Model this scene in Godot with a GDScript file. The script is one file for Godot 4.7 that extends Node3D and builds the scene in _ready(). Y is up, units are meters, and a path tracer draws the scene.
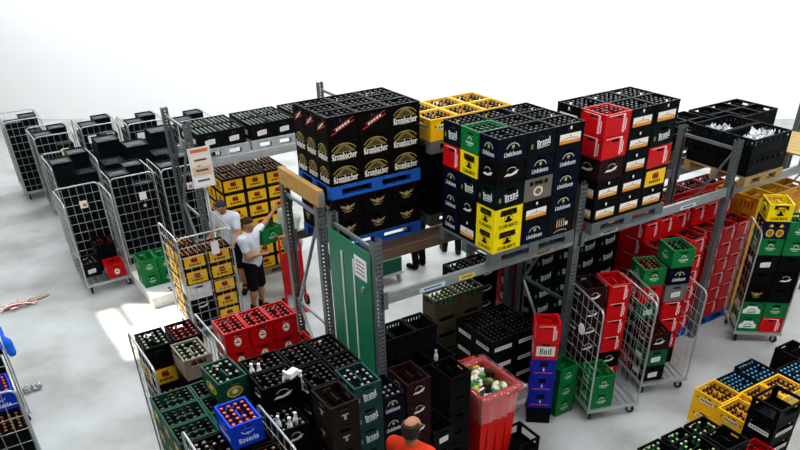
extends Node3D
# A drinks depot seen from a gallery six metres above its floor. x runs along the racks, z across them, y is up.

var mats := {}
var meshes := {}
var rng := RandomNumberGenerator.new()
var grain: NoiseTexture2D
var bottle_jobs := []          # [xform, colour kind, crate phrase]
var BOARD_H := 0.145           # height of a pallet
var LAYER := 0.25              # stacking height of one crate
var NUM := ["one", "two", "three", "four", "five", "six"]
var ORD := ["first", "second", "third", "fourth", "fifth", "sixth", "seventh", "eighth", "ninth"]
var bold: SystemFont
var serif: SystemFont

# ------------------------------------------------------------------ materials
func mat(hex: String, rough := 0.5, metal := 0.0, grainy := true) -> StandardMaterial3D:
	var key := "%s/%.2f/%.2f/%s" % [hex, rough, metal, grainy]
	if mats.has(key):
		return mats[key]
	var m := StandardMaterial3D.new()
	m.albedo_color = Color(hex)
	m.roughness = rough
	m.metallic = metal
	if metal < 0.1:
		m.metallic_specular = 0.12 if m.albedo_color.get_luminance() < 0.12 else 0.25
	if grainy:
		m.albedo_texture = grain
		m.uv1_triplanar = true
		m.uv1_world_triplanar = true
		m.uv1_scale = Vector3(1.3, 1.3, 1.3)
	mats[key] = m
	return m

func noise_tex(freq: float, lo: Color, hi: Color, size := 256, octaves := 4, seed_at := 1, mid = null) -> NoiseTexture2D:
	var n := FastNoiseLite.new()
	n.seed = seed_at
	n.frequency = freq
	n.fractal_octaves = octaves
	var t := NoiseTexture2D.new()
	t.width = size
	t.height = size
	t.seamless = true
	t.noise = n
	var g := Gradient.new()
	g.set_color(0, lo)
	g.set_color(1, hi)
	if mid != null:
		g.add_point(0.5, mid)
	t.color_ramp = g
	return t

# ------------------------------------------------------------------ mesh building
class MB:
	var st := SurfaceTool.new()
	var used := false
	func _init():
		st.begin(Mesh.PRIMITIVE_TRIANGLES)
	func tri(a: Vector3, b: Vector3, c: Vector3, n: Vector3):
		used = true
		if (b - a).cross(c - a).dot(n) > 0.0:
			var s := b
			b = c
			c = s
		st.set_normal(n); st.add_vertex(a)
		st.set_normal(n); st.add_vertex(b)
		st.set_normal(n); st.add_vertex(c)
	func quad(a: Vector3, b: Vector3, c: Vector3, d: Vector3, n: Vector3):
		tri(a, b, c, n)
		tri(a, c, d, n)
	func box(lo: Vector3, hi: Vector3, xf := Transform3D.IDENTITY):
		for ax in 3:
			var u := (ax + 1) % 3
			var v := (ax + 2) % 3
			for s in 2:
				var p := [Vector3(), Vector3(), Vector3(), Vector3()]
				for k in 4:
					var q := Vector3()
					q[ax] = hi[ax] if s else lo[ax]
					q[u] = hi[u] if k == 1 or k == 2 else lo[u]
					q[v] = hi[v] if k >= 2 else lo[v]
					p[k] = xf * q
				var n := Vector3()
				n[ax] = 1.0 if s else -1.0
				quad(p[0], p[1], p[2], p[3], (xf.basis * n).normalized())
	func cbox(c: Vector3, size: Vector3, xf := Transform3D.IDENTITY):
		box(c - size / 2.0, c + size / 2.0, xf)
	func smooth_quad(p: Array, n: Array):
		used = true
		var fl: bool = (p[1] - p[0]).cross(p[2] - p[0]).dot(n[0] + n[1] + n[2]) > 0.0
		for k in ([0, 2, 1, 0, 3, 2] if fl else [0, 1, 2, 0, 2, 3]):
			st.set_normal(n[k]); st.add_vertex(p[k])
	func tube(path: Array, r, sides := 8, caps := true):
		# a round bar along the points; r is one radius or one radius a point
		var rings := []
		var norms := []
		var cnt := path.size()
		var up := Vector3.UP
		var d0: Vector3 = (path[1] - path[0]).normalized()
		if absf(d0.dot(up)) > 0.9:
			up = Vector3.RIGHT
		for i in cnt:
			var d: Vector3 = (path[mini(i + 1, cnt - 1)] - path[maxi(i - 1, 0)]).normalized()
			var e := d.cross(up).normalized()
			var f := e.cross(d).normalized()
			up = f
			var rad: float = r[i] if r is Array else r
			var ring := []
			var nn := []
			for k in sides:
				var a := TAU * k / sides
				var o := e * cos(a) + f * sin(a)
				ring.append(path[i] + o * rad)
				nn.append(o)
			rings.append(ring)
			norms.append(nn)
		for i in cnt - 1:
			for k in sides:
				var j := (k + 1) % sides
				smooth_quad([rings[i][k], rings[i][j], rings[i + 1][j], rings[i + 1][k]], [norms[i][k], norms[i][j], norms[i + 1][j], norms[i + 1][k]])
		if caps:
			for e2 in [0, cnt - 1]:
				var nrm: Vector3 = (path[0] - path[1]).normalized() if e2 == 0 else (path[cnt - 1] - path[cnt - 2]).normalized()
				for k in range(1, sides - 1):
					tri(rings[e2][0], rings[e2][k], rings[e2][k + 1], nrm)
	func lathe(profile: Array, sides := 12, xf := Transform3D.IDENTITY):
		# profile of Vector2(radius, height) from the bottom up
		for i in profile.size() - 1:
			var p: Vector2 = profile[i]
			var q: Vector2 = profile[i + 1]
			var t := q - p
			if t.length() < 1e-6:
				continue
			var nr := Vector2(t.y, -t.x).normalized()
			for k in sides:
				var a := TAU * k / sides
				var b := TAU * (k + 1) / sides
				var ca := Vector3(cos(a), 0, sin(a))
				var cb := Vector3(cos(b), 0, sin(b))
				var na := xf.basis * (ca * nr.x + Vector3.UP * nr.y)
				var nb := xf.basis * (cb * nr.x + Vector3.UP * nr.y)
				smooth_quad([xf * (ca * p.x + Vector3.UP * p.y), xf * (cb * p.x + Vector3.UP * p.y), xf * (cb * q.x + Vector3.UP * q.y), xf * (ca * q.x + Vector3.UP * q.y)], [na.normalized(), nb.normalized(), nb.normalized(), na.normalized()])
	func poly(pts: Array, z: float):
		# flat print on the plane z
		var flat := PackedVector2Array()
		for p in pts:
			flat.append(p)
		var idx := Geometry2D.triangulate_polygon(flat)
		for i in range(0, idx.size(), 3):
			tri(Vector3(flat[idx[i]].x, flat[idx[i]].y, z), Vector3(flat[idx[i + 1]].x, flat[idx[i + 1]].y, z), Vector3(flat[idx[i + 2]].x, flat[idx[i + 2]].y, z), Vector3.BACK)
	func done(m: Material, into: ArrayMesh = null) -> ArrayMesh:
		if m:
			st.set_material(m)
		return st.commit(into) if into else st.commit()

# ------------------------------------------------------------------ objects
func numbered_add(n: Node3D, called: String, parent: Node):
	n.name = called
	parent.add_child(n, true)

var counts := {}
func unique_name(called: String) -> String:
	counts[called] = counts.get(called, -1) + 1
	return called if counts[called] == 0 else "%s_%03d" % [called, counts[called]]

func tag(o: Node3D, label: String, category: String, group := "", kind := ""):
	if label:
		var words := label.split(" ", false).size()
		if words < 4 or words > 16:
			print("LABEL ", words, ": ", label)
		o.set_meta("label", label)
	if category:
		o.set_meta("category", category)
	if group:
		o.set_meta("group", group)
	if kind:
		o.set_meta("kind", kind)

func thing(called: String, label: String, category: String, at: Vector3, turn := 0.0, group := "") -> Node3D:
	var o := Node3D.new()
	o.name = unique_name(called)
	add_child(o)
	o.position = at
	o.rotation.y = deg_to_rad(turn)
	tag(o, label, category, group)
	return o

var part_no := {}
func part(called: String, mesh: Mesh, parent: Node, m: Material = null, at := Vector3.ZERO, rot := Vector3.ZERO) -> MeshInstance3D:
	var o := MeshInstance3D.new()
	var key := str(parent.get_instance_id()) + called
	part_no[key] = part_no.get(key, -1) + 1
	o.name = called if part_no[key] == 0 else "%s_%03d" % [called, part_no[key]]
	o.mesh = mesh
	if m:
		o.material_override = m
	o.position = at
	o.rotation = rot
	parent.add_child(o)
	return o

func struct(called: String, mesh: Mesh, m: Material, at := Vector3.ZERO, turn := 0.0) -> MeshInstance3D:
	var o := MeshInstance3D.new()
	o.name = called
	o.mesh = mesh
	o.material_override = m
	add_child(o)
	o.position = at
	o.rotation.y = turn
	o.set_meta("kind", "structure")
	return o

func box_mesh(size: Vector3, at := Vector3.ZERO) -> ArrayMesh:
	var key := "box%s%s" % [size, at]
	if not meshes.has(key):
		var b := MB.new()
		b.cbox(at, size)
		meshes[key] = b.done(null)
	return meshes[key]

# ------------------------------------------------------------------ crates
# kind: colour, words, print on the faces
var KINDS := {
	"gold": ["0d0b0a", "black crate with gold arch", "gold"],
	"stripe": ["0d0b0b", "black crate with red diagonal stripe", "stripe"],
	"wing": ["0e0b0a", "black crate with gold wing emblem", "wing"],
	"arch": ["0a0f1c", "navy crate with pale arch emblem", "arch"],
	"script": ["081516", "dark green crate with white script", "script"],
	"mate": ["fade00", "yellow crate with black face print", "mate"],
	"amber": ["0c0c0d", "black crate with white orange label", "amber"],
	"jup": ["cc0810", "red crate with white hooked stroke", "jup"],
	"green": ["0a7034", "green crate with small white lettering", "green"],
	"disc": ["bf0c12", "red crate with round pale emblem", "disc"],
	"lion": ["1c140c", "dark crate with yellow figure panel", "lion"],
	"blueb": ["0d3cc8", "blue crate with white lettering", "blueb"],
	"drop": ["141f9c", "blue crate with orange underline", "drop"],
	"plate": ["c8161a", "red crate with white name plate", "plate"],
	"swash": ["0d0b0b", "black crate with white swash print", "swash"],
	"bar": ["0c0c0d", "black crate with white bar label", "bar"],
	"maroon": ["2a1416", "maroon crate with pale swash print", "swash"],
	"teal": ["123a3c", "dark teal crate with white script", "script"],
	"bottlegreen": ["0d4433", "bottle green crate with yellow oval", "oval"],
	"black": ["0c0d0e", "plain black plastic crate", ""],
	"grey": ["6e675a", "grey crate with round emblem", "ring"],
	"taupe": ["857866", "taupe brown crate", ""],
	"brown": ["4a4132", "olive brown crate", ""],
	"umber": ["231c18", "dark umber crate with small emblem", "tee"],
	"yellow": ["ffc00c", "yellow crate with white name strip", "strip"],
	"yellowred": ["e0a020", "yellow crate with red strokes", "redbars"],
	"white": ["e6e4df", "white crate with printed marks", ""],
	"gothic": ["0f6b35", "green crate with white arched panel", "panel"],
	"bottles": ["14120f", "black crate with tan bottle print", "bottles"],
	"coins": ["131d38", "navy crate with two gold discs", "coins"],
	"card": ["0f5a35", "green crate with white paper card", "paper"],
	"blackcard": ["121315", "black crate with torn white card", "paper"],
	"greycard": ["6b6a6a", "grey crate with white paper card", "paper"],
	"tray": ["0e1114", "black slotted folding crate", ""],
}

func wall(b: MB, o: Vector3, u: Vector3, n: Vector3, w: float, h: float, t: float, holes: Array):
	# an upright wall: o is its outer lower left corner, u along it, n outward; holes are [x0, x1, y0, y1] in one row
	var xs := [0.0]
	for q in holes:
		xs.append(q[0]); xs.append(q[1])
	xs.append(w)
	var y0: float = holes[0][2] if holes else h * 0.5
	var y1: float = holes[0][3] if holes else h * 0.5
	for face in 2:
		var off := Vector3.ZERO if face == 0 else -n * t
		var nn := n if face == 0 else -n
		var rects := [[0.0, w, 0.0, y0], [0.0, w, y1, h]] if holes else [[0.0, w, 0.0, h]]
		if holes:
			for k in range(0, xs.size(), 2):
				rects.append([xs[k], xs[k + 1], y0, y1])
		for r in rects:
			b.quad(o + off + u * r[0] + Vector3.UP * r[2], o + off + u * r[1] + Vector3.UP * r[2], o + off + u * r[1] + Vector3.UP * r[3], o + off + u * r[0] + Vector3.UP * r[3], nn)
	for q in holes:
		var c := [o + u * q[0] + Vector3.UP * q[2], o + u * q[1] + Vector3.UP * q[2], o + u * q[1] + Vector3.UP * q[3], o + u * q[0] + Vector3.UP * q[3]]
		var ins := [Vector3.UP, -u, Vector3.DOWN, u]
		for k in 4:
			b.quad(c[k], c[(k + 1) % 4], c[(k + 1) % 4] - n * t, c[k] - n * t, ins[k])

func ring(b: MB, w: float, d: float, y0: float, y1: float, outer: float, inner: float):
	# a band round the crate from y0 to y1; outer and inner measured from the outer wall face
	var x := w / 2.0 + outer
	var z := d / 2.0 + outer
	var xi := w / 2.0 - inner
	var zi := d / 2.0 - inner
	b.box(Vector3(-x, y0, zi), Vector3(x, y1, z))
	b.box(Vector3(-x, y0, -z), Vector3(x, y1, -zi))
	b.box(Vector3(-x, y0, -zi), Vector3(-xi, y1, zi))
	b.box(Vector3(xi, y0, -zi), Vector3(x, y1, zi))

func crate_body(w: float, d: float, style: String) -> ArrayMesh:
	var key := "crate%.3f/%.3f/%s" % [w, d, style]
	if meshes.has(key):
		return meshes[key]
	var b := MB.new()
	var h := LAYER - 0.006
	var t := 0.012
	var x := w / 2.0 - 0.006
	var z := d / 2.0 - 0.006
	for s in 4:
		var n: Vector3 = [Vector3.BACK, Vector3.RIGHT, Vector3.FORWARD, Vector3.LEFT][s]
		var u: Vector3 = [Vector3.RIGHT, Vector3.FORWARD, Vector3.LEFT, Vector3.BACK][s]
		var half := x if s % 2 == 0 else z
		var out := z if s % 2 == 0 else x
		var len := half * 2.0
		var holes := []
		if style == "slots":
			var cnt := 7
			for k in cnt:
				holes.append([len * (k + 0.32) / cnt, len * (k + 0.68) / cnt, h * 0.66, h * 0.86])
		elif style == "frame":
			holes.append([len * 0.14, len * 0.86, h * 0.38, h * 0.84])
		elif style == "cutout":
			holes.append([len * 0.2, len * 0.8, h * 0.62, h * 0.88])
		else:
			holes.append([len * 0.5 - 0.055, len * 0.5 + 0.055, h * 0.72, h * 0.85])
		wall(b, n * out - u * half, u, n, len, h, t, holes)
	b.box(Vector3(-x + t, 0.006, -z + t), Vector3(x - t, 0.014, z - t))
	ring(b, 2 * x, 2 * z, h - 0.016, h, 0.005, 0.014)
	ring(b, 2 * x, 2 * z, 0.0, 0.018, 0.003, 0.012)
	if style != "frame":
		ring(b, 2 * x, 2 * z, h * 0.53, h * 0.53 + 0.005, 0.002, 0.0)
	for sx in [-1, 1]:
		for sz in [-1, 1]:
			b.box(Vector3(sx * x - 0.012, 0.018, sz * z - 0.012), Vector3(sx * x + 0.003 * sx + 0.0, h - 0.016, sz * z + 0.003 * sz)) if sx > 0 and sz > 0 else b.cbox(Vector3(sx * (x - 0.005), h / 2, sz * (z - 0.005)), Vector3(0.016, h - 0.034, 0.016))
	meshes[key] = b.done(null)
	return meshes[key]

func crate_dividers(w: float, d: float) -> ArrayMesh:
	var key := "div%.3f/%.3f" % [w, d]
	if meshes.has(key):
		return meshes[key]
	var b := MB.new()
	var g := grid_of(w, d)
	for i in range(1, g.x):
		var px: float = -w / 2.0 + 0.018 + (w - 0.036) * i / g.x
		b.cbox(Vector3(px, 0.09, 0), Vector3(0.004, 0.15, d - 0.04))
	for j in range(1, g.y):
		var pz: float = -d / 2.0 + 0.018 + (d - 0.036) * j / g.y
		b.cbox(Vector3(0, 0.09, pz), Vector3(w - 0.04, 0.15, 0.004))
	# the raised carrying bar in the middle
	if d >= w:
		b.cbox(Vector3(0, 0.19, 0), Vector3(0.014, 0.07, d * 0.36))
	else:
		b.cbox(Vector3(0, 0.19, 0), Vector3(w * 0.36, 0.07, 0.014))
	meshes[key] = b.done(null)
	return meshes[key]

func grid_of(w: float, d: float) -> Vector2i:
	return Vector2i(maxi(2, int(round((w - 0.03) / 0.073))), maxi(2, int(round((d - 0.03) / 0.073))))

# --- printed faces: drawn in a box one unit wide (fw) and LAYER high, origin at the middle of the face
class Art:
	var layers := {}
	var order := []
	var host
	func on(hex: String) -> MB:
		if not layers.has(hex):
			layers[hex] = MB.new()
			order.append(hex)
		return layers[hex]
	func depth(hex: String) -> float:
		on(hex)
		return 0.0012 + 0.0007 * order.find(hex)
	func rect(hex: String, cx: float, cy: float, w: float, h: float, slope := 0.0):
		var z := depth(hex)
		on(hex).poly([Vector2(cx - w / 2, cy - h / 2 - slope * w / 2), Vector2(cx + w / 2, cy - h / 2 + slope * w / 2), Vector2(cx + w / 2, cy + h / 2 + slope * w / 2), Vector2(cx - w / 2, cy + h / 2 - slope * w / 2)], z)
	func oval(hex: String, cx: float, cy: float, rx: float, ry: float, from := 0.0, to := TAU):
		var pts := []
		for k in 15:
			var a := from + (to - from) * k / 14.0
			pts.append(Vector2(cx + cos(a) * rx, cy + sin(a) * ry))
		if to - from >= TAU - 0.01:
			pts.pop_back()
		on(hex).poly(pts, depth(hex))
	func arc(hex: String, cx: float, cy: float, rx: float, ry: float, wide: float, from := 0.0, to := PI):
		var z := depth(hex)
		var n := 12
		for k in n:
			var a := from + (to - from) * k / n
			var b := from + (to - from) * (k + 1) / n
			var p := [Vector2(cx + cos(a) * rx, cy + sin(a) * ry), Vector2(cx + cos(b) * rx, cy + sin(b) * ry), Vector2(cx + cos(b) * (rx - wide), cy + sin(b) * (ry - wide)), Vector2(cx + cos(a) * (rx - wide), cy + sin(a) * (ry - wide))]
			on(hex).quad(Vector3(p[0].x, p[0].y, z), Vector3(p[1].x, p[1].y, z), Vector3(p[2].x, p[2].y, z), Vector3(p[3].x, p[3].y, z), Vector3.BACK)
	func poly(hex: String, pts: Array):
		on(hex).poly(pts, depth(hex))
	func text(hex: String, said: String, cx: float, cy: float, width: float, tall: float, turn := 0.0, font: Font = null):
		var t := TextMesh.new()
		t.text = said
		t.font = font if font else host.bold
		t.font_size = 32
		t.pixel_size = 0.01
		t.depth = 0.0
		t.curve_step = 4.0
		var own := hex + "#" + said
		var box := t.get_aabb()
		var xf := Transform3D(Basis(Vector3.BACK, turn), Vector3(cx, cy, depth(own)))
		xf = xf * Transform3D(Basis.from_scale(Vector3(width / maxf(box.size.x, 0.01), tall / maxf(box.size.y, 0.01), 1)), Vector3.ZERO) * Transform3D(Basis.IDENTITY, -box.get_center())
		on(own).st.append_from(t, 0, xf)
		on(own).used = true
	func commit() -> ArrayMesh:
		var out := ArrayMesh.new()
		for hex in order:
			layers[hex].done(host.mat((hex as String).split("#")[0], 0.45, 0.0, false), out)
		return out

func art(kind: String, fw: float) -> ArrayMesh:
	var key := "art%s%.3f" % [kind, fw]
	if meshes.has(key):
		return meshes[key]
	var a := Art.new()
	a.host = self
	var s := fw / 0.4
	match kind:
		"gold":
			a.poly("75622c", [Vector2(-0.15 * s, -0.02), Vector2(-0.09 * s, 0.025), Vector2(-0.03 * s, 0.075), Vector2(0.03 * s, 0.075), Vector2(0.09 * s, 0.025), Vector2(0.15 * s, -0.02)])
			a.poly("3f3a28", [Vector2(-0.09 * s, -0.01), Vector2(-0.05 * s, 0.02), Vector2(0.0, 0.05), Vector2(0.05 * s, 0.02), Vector2(0.09 * s, -0.01)])
			a.arc("b9a25c", 0, -0.05, 0.175 * s, 0.13, 0.006, 0.5, PI - 0.5)
			a.text("f4f0e6", "Krombacher", 0, -0.055, 0.31 * s, 0.07, 0.0, serif)
			a.arc("b9a25c", 0, 0.0, 0.185 * s, 0.1, 0.005, PI + 0.45, TAU - 0.45)
		"stripe":
			a.rect("a83226", 0, -0.01, 0.3 * s, 0.012, 0.42)
			a.rect("a83226", 0.01 * s, 0.035, 0.26 * s, 0.008, 0.42)
			for k in 5:
				a.rect("e8d8c8", (-0.07 + 0.036 * k) * s, 0.012 + 0.0151 * (k - 2), 0.026 * s, 0.022, 0.42)
		"wing":
			a.oval("a08a5c", 0, 0.0, 0.026 * s, 0.03)
			for e in [-1, 1]:
				a.poly("a08a5c", [Vector2(e * 0.02 * s, 0.012), Vector2(e * 0.1 * s, 0.04), Vector2(e * 0.08 * s, 0.01), Vector2(e * 0.02 * s, -0.012)])
				a.rect("a08a5c", e * 0.05 * s, -0.022, 0.04 * s, 0.007)
			a.rect("a08a5c", 0, -0.045, 0.09 * s, 0.01)
		"arch":
			a.arc("b7b4a6", 0, -0.01, 0.09 * s, 0.07, 0.01, 0.25, PI - 0.25)
			a.oval("b9a25c", 0.0, 0.02, 0.02 * s, 0.02)
			a.text("d8dade", "Lindeboom", 0, -0.05, 0.23 * s, 0.05)
		"script":
			a.text("e6ebe8", "Brand", 0.02 * s, -0.005, 0.19 * s, 0.075, 0.12, serif)
			a.rect("cfd6d2", 0.02 * s, -0.055, 0.17 * s, 0.008, 0.08)
			a.rect("8a7436", -0.14 * s, -0.03, 0.03 * s, 0.05)
		"mate":
			a.poly("1b1608", [Vector2(-0.11 * s, 0.10), Vector2(0.11 * s, 0.10), Vector2(0.12 * s, 0.045), Vector2(0.07 * s, 0.055), Vector2(0.05 * s, 0.075), Vector2(-0.05 * s, 0.075), Vector2(-0.07 * s, 0.055), Vector2(-0.12 * s, 0.045)])
			a.arc("1b1608", 0, -0.005, 0.06 * s, 0.055, 0.009, 0.0, PI)
			a.oval("1b1608", 0, 0.0, 0.026 * s, 0.03)
			a.poly("1b1608", [Vector2(-0.07 * s, -0.03), Vector2(-0.02 * s, -0.005), Vector2(0.02 * s, -0.005), Vector2(0.07 * s, -0.03), Vector2(0.03 * s, -0.045), Vector2(-0.03 * s, -0.045)])
			a.text("1b1608", "CLUB-MATE", 0, -0.085, 0.27 * s, 0.04)
		"amber":
			a.rect("e4e2dc", 0, -0.03, 0.3 * s, 0.1)
			a.rect("d98a1c", 0, -0.066, 0.3 * s, 0.035)
			a.arc("d98a1c", 0, -0.05, 0.13 * s, 0.03, 0.012)
			a.text("463a34", "4", 0.0, -0.005, 0.02 * s, 0.024)
			a.oval("e4e2dc", 0, 0.08, 0.015 * s, 0.018)
		"jup":
			a.rect("f0dcd8", -0.03 * s, 0.10, 0.24 * s, 0.012)
			a.rect("f0dcd8", 0.095 * s, 0.0, 0.03 * s, 0.2)
			a.text("c01218", "Jupiler", 0.095 * s, 0.0, 0.16, 0.022 * s, PI / 2)
			a.rect("f0dcd8", 0.13 * s, -0.02, 0.014 * s, 0.13)
		"green":
			a.text("dfeee0", "Heineken", 0, -0.02, 0.16 * s, 0.03)
			a.arc("dfeee0", 0, -0.01, 0.05 * s, 0.05, 0.007, 0.4, PI - 0.4)
			a.rect("dfeee0", 0, -0.05, 0.1 * s, 0.006)
		"disc":
			a.oval("d8c9a0", 0, -0.02, 0.06 * s, 0.056)
			a.oval("f1ece2", 0, -0.02, 0.05 * s, 0.046)
			a.rect("8c1d1d", 0, -0.022, 0.075 * s, 0.02)
			a.oval("b8862c", 0, 0.008, 0.016 * s, 0.013)
		"lion":
			a.rect("eebb1a", 0, -0.012, 0.34 * s, 0.19)
			a.poly("a8281c", [Vector2(-0.05 * s, -0.02), Vector2(-0.06 * s, 0.03), Vector2(-0.02 * s, 0.055), Vector2(0.0, 0.04), Vector2(0.03 * s, 0.06), Vector2(0.05 * s, 0.03), Vector2(0.06 * s, -0.02), Vector2(0.02 * s, -0.03)])
			a.oval("3a2414", -0.015 * s, 0.012, 0.018 * s, 0.02)
			a.oval("3a2414", 0.03 * s, 0.006, 0.014 * s, 0.017)
			for k in 6:
				a.rect("241708", (-0.085 + 0.034 * k) * s, -0.056, 0.024 * s, 0.026 if k % 2 else 0.034)
		"blueb":
			a.text("eef0f6", "Bavaria", 0, -0.055, 0.22 * s * 1.1, 0.055)
			a.arc("c8d2ee", 0, 0.035, 0.08 * s, 0.035, 0.01, PI, TAU)
			a.poly("c8d2ee", [Vector2(-0.02 * s, 0.02), Vector2(0.02 * s, 0.02), Vector2(0.0, -0.015)])
		"drop":
			a.rect("c85a24", 0, -0.075, 0.3 * s, 0.012)
			a.poly("e6e4ee", [Vector2(-0.014 * s, -0.035), Vector2(0.0, 0.012), Vector2(0.014 * s, -0.035), Vector2(0.0, -0.052)])
			a.rect("0b0b14", 0, 0.045, 0.12 * s, 0.05)
		"plate":
			a.rect("d8d4c6", 0, -0.005, 0.3 * s, 0.14)
			a.text("17231c", "Bud", 0, -0.005, 0.2 * s, 0.085, 0.0, serif)
			a.rect("0d1014", 0, 0.085, 0.12 * s, 0.03)
		"swash":
			a.poly("dcd8d4", [Vector2(-0.1 * s, -0.03), Vector2(-0.06 * s, -0.005), Vector2(0.0, -0.012), Vector2(0.06 * s, 0.012), Vector2(0.1 * s, 0.018), Vector2(0.07 * s, -0.02), Vector2(0.0, -0.035)])
			a.arc("b8b2ac", 0, 0.01, 0.07 * s, 0.05, 0.008, 0.35, PI - 0.35)
		"bar":
			a.rect("d6d4d0", 0, -0.01, 0.28 * s, 0.055)
			for k in 6:
				a.rect("2c2c30", (-0.1 + 0.04 * k) * s, -0.008, 0.028 * s, 0.016)
		"oval":
			a.oval("d8b63a", 0, -0.02, 0.11 * s, 0.06)
			a.oval("6f7a2a", 0, -0.02, 0.09 * s, 0.044)
			a.oval("e6d79a", 0.0, -0.015, 0.04 * s, 0.026)
		"ring":
			a.oval("d8d2c2", 0, -0.03, 0.07 * s, 0.055)
			a.oval("7c5a3a", 0, -0.03, 0.045 * s, 0.036)
			for k in 4:
				a.rect("15120f", (-0.105 + 0.07 * k) * s, 0.065, 0.05 * s, 0.045)
		"tee":
			a.rect("a59c92", 0, 0.0, 0.1 * s, 0.016)
			a.rect("a59c92", 0, -0.03, 0.034 * s, 0.05)
		"strip":
			a.rect("ded9cc", 0, 0.02, 0.2 * s, 0.05)
			for k in 6:
				a.rect("4a4034", (-0.075 + 0.03 * k) * s, 0.02, 0.021 * s, 0.026)
			for e in [-1, 1]:
				a.oval("2a2416", e * 0.13 * s, 0.035, 0.012 * s, 0.014)
		"redbars":
			for k in 4:
				a.rect("b0221a", (-0.1 + 0.066 * k) * s, -0.01, 0.024 * s, 0.11, 0.5)
		"panel":
			a.poly("dce8dc", [Vector2(-0.15 * s, -0.07), Vector2(-0.15 * s, -0.005), Vector2(-0.1 * s, 0.02), Vector2(-0.08 * s, 0.055), Vector2(0.08 * s, 0.055), Vector2(0.1 * s, 0.02), Vector2(0.15 * s, -0.005), Vector2(0.15 * s, -0.07)])
			a.arc("1d6a3c", 0, -0.03, 0.07 * s, 0.04, 0.012, 0.3, PI - 0.3)
			a.rect("1d6a3c", 0, -0.045, 0.15 * s, 0.018, 0.06)
		"bottles":
			for k in 4:
				a.rect("b59a72", (-0.06 + 0.035 * k) * s, 0.0, 0.016 * s, 0.08)
				a.rect("b59a72", (-0.06 + 0.035 * k) * s, 0.05, 0.007 * s, 0.03)
			a.rect("d8d2c4", 0.085 * s, -0.01, 0.04 * s, 0.045)
			a.arc("b8b2a6", 0, -0.1, 0.1 * s, 0.03, 0.008)
		"coins":
			for e in [-1, 1]:
				a.oval("d9a92c", e * 0.08 * s, -0.045, 0.065 * s, 0.058)
				a.oval("8f6a1c", e * 0.08 * s, -0.045, 0.045 * s, 0.04)
				a.poly("d9a92c", [Vector2((e * 0.08 - 0.04) * s, 0.05), Vector2(e * 0.08 * s, 0.09), Vector2((e * 0.08 + 0.04) * s, 0.055), Vector2(e * 0.08 * s, 0.04)])
		"paper":
			a.poly("e2e0da", [Vector2(-0.08 * s, -0.07), Vector2(-0.085 * s, 0.0), Vector2(-0.02 * s, 0.012), Vector2(0.085 * s, 0.015), Vector2(0.08 * s, -0.06)])
			for k in 3:
				a.rect("8a8a8a", 0, -0.012 - 0.018 * k, 0.12 * s, 0.004)
	meshes[key] = a.commit() if a.order else null
	return meshes[key]

# fill: "" closed by the crate above, "empty", or a bottle colour. Crates are noted here and set out by set_crates()
var crate_jobs := []
func crate(kind: String, at: Vector3, w: float, d: float, turn: float, label: String, group: String, fill := "", faces := true, called := "", lift := 0.0, phrase := ""):
	crate_jobs.append({"kind": kind, "at": at + Vector3.UP * lift, "w": w, "d": d, "turn": turn, "label": label, "group": group, "fill": fill, "faces": faces, "called": called, "phrase": phrase})

func crate_style(j: Dictionary) -> String:
	return "slots" if j.kind == "tray" else "frame" if j.called == "frame_crate" else "cutout" if j.kind in ["mate", "brown", "taupe"] else "hand"

func build_crate(j: Dictionary):
	var k: Array = KINDS[j.kind]
	var w: float = j.w
	var d: float = j.d
	var named: String = j.called if j.called else "crate"
	if not j.called:
		for word in ["red", "green", "yellow", "blue", "navy", "maroon", "grey", "brown", "umber", "teal", "white", "dark", "black"]:
			if word in (k[1] as String).split(" crate")[0]:
				named = word + "_crate"
				break
	var o := thing(named, j.label, "crate", j.at, j.turn, j.group)
	var m := mat(k[0], 0.42)
	part("body", crate_body(w, d, crate_style(j)), o, m)
	if j.faces and k[2]:
		part("printed_face", art(k[2], w), o, null, Vector3(0, LAYER * 0.5, d / 2.0 - 0.004))
		part("printed_face", art(k[2], d), o, null, Vector3(-w / 2.0 + 0.004, LAYER * 0.5, 0), Vector3(0, -PI / 2, 0))
	if j.fill:
		if j.kind != "tray" and j.called != "frame_crate":
			part("divider_grid", crate_dividers(w, d), o, m)
		if j.fill == "lid":
			var lid := part("folded_lid", box_mesh(Vector3(w - 0.04, 0.012, d - 0.04)), o, mat("20262b", 0.3), Vector3(0, LAYER - 0.03, 0))
			part("lid_panel", box_mesh(Vector3(w * 0.5, 0.012, d * 0.42)), lid, mat("3a424a", 0.3), Vector3(0, 0.008, 0))
			part("lid_hinge", box_mesh(Vector3(w - 0.08, 0.014, 0.025)), lid, mat("3a424a", 0.3), Vector3(0, 0.008, d * 0.36))
		elif j.fill != "empty":
			var g := grid_of(w, d)
			for i in g.x:
				for q in g.y:
					var miss := 0.35 if j.fill.begins_with("few") else 0.78 if j.fill.begins_with("rare") else 0.06
					if rng.randf() < miss:
						continue
					var p := Vector3(-w / 2.0 + 0.018 + (w - 0.036) * (i + 0.5) / g.x, 0.015, -d / 2.0 + 0.018 + (d - 0.036) * (q + 0.5) / g.y)
					bottle_jobs.append([o.transform * Transform3D(Basis(Vector3.UP, rng.randf() * TAU), p), j.fill.replace("few ", "").replace("rare ", ""), j.phrase if j.phrase else j.label, g.y - 1 - q, i])

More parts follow.
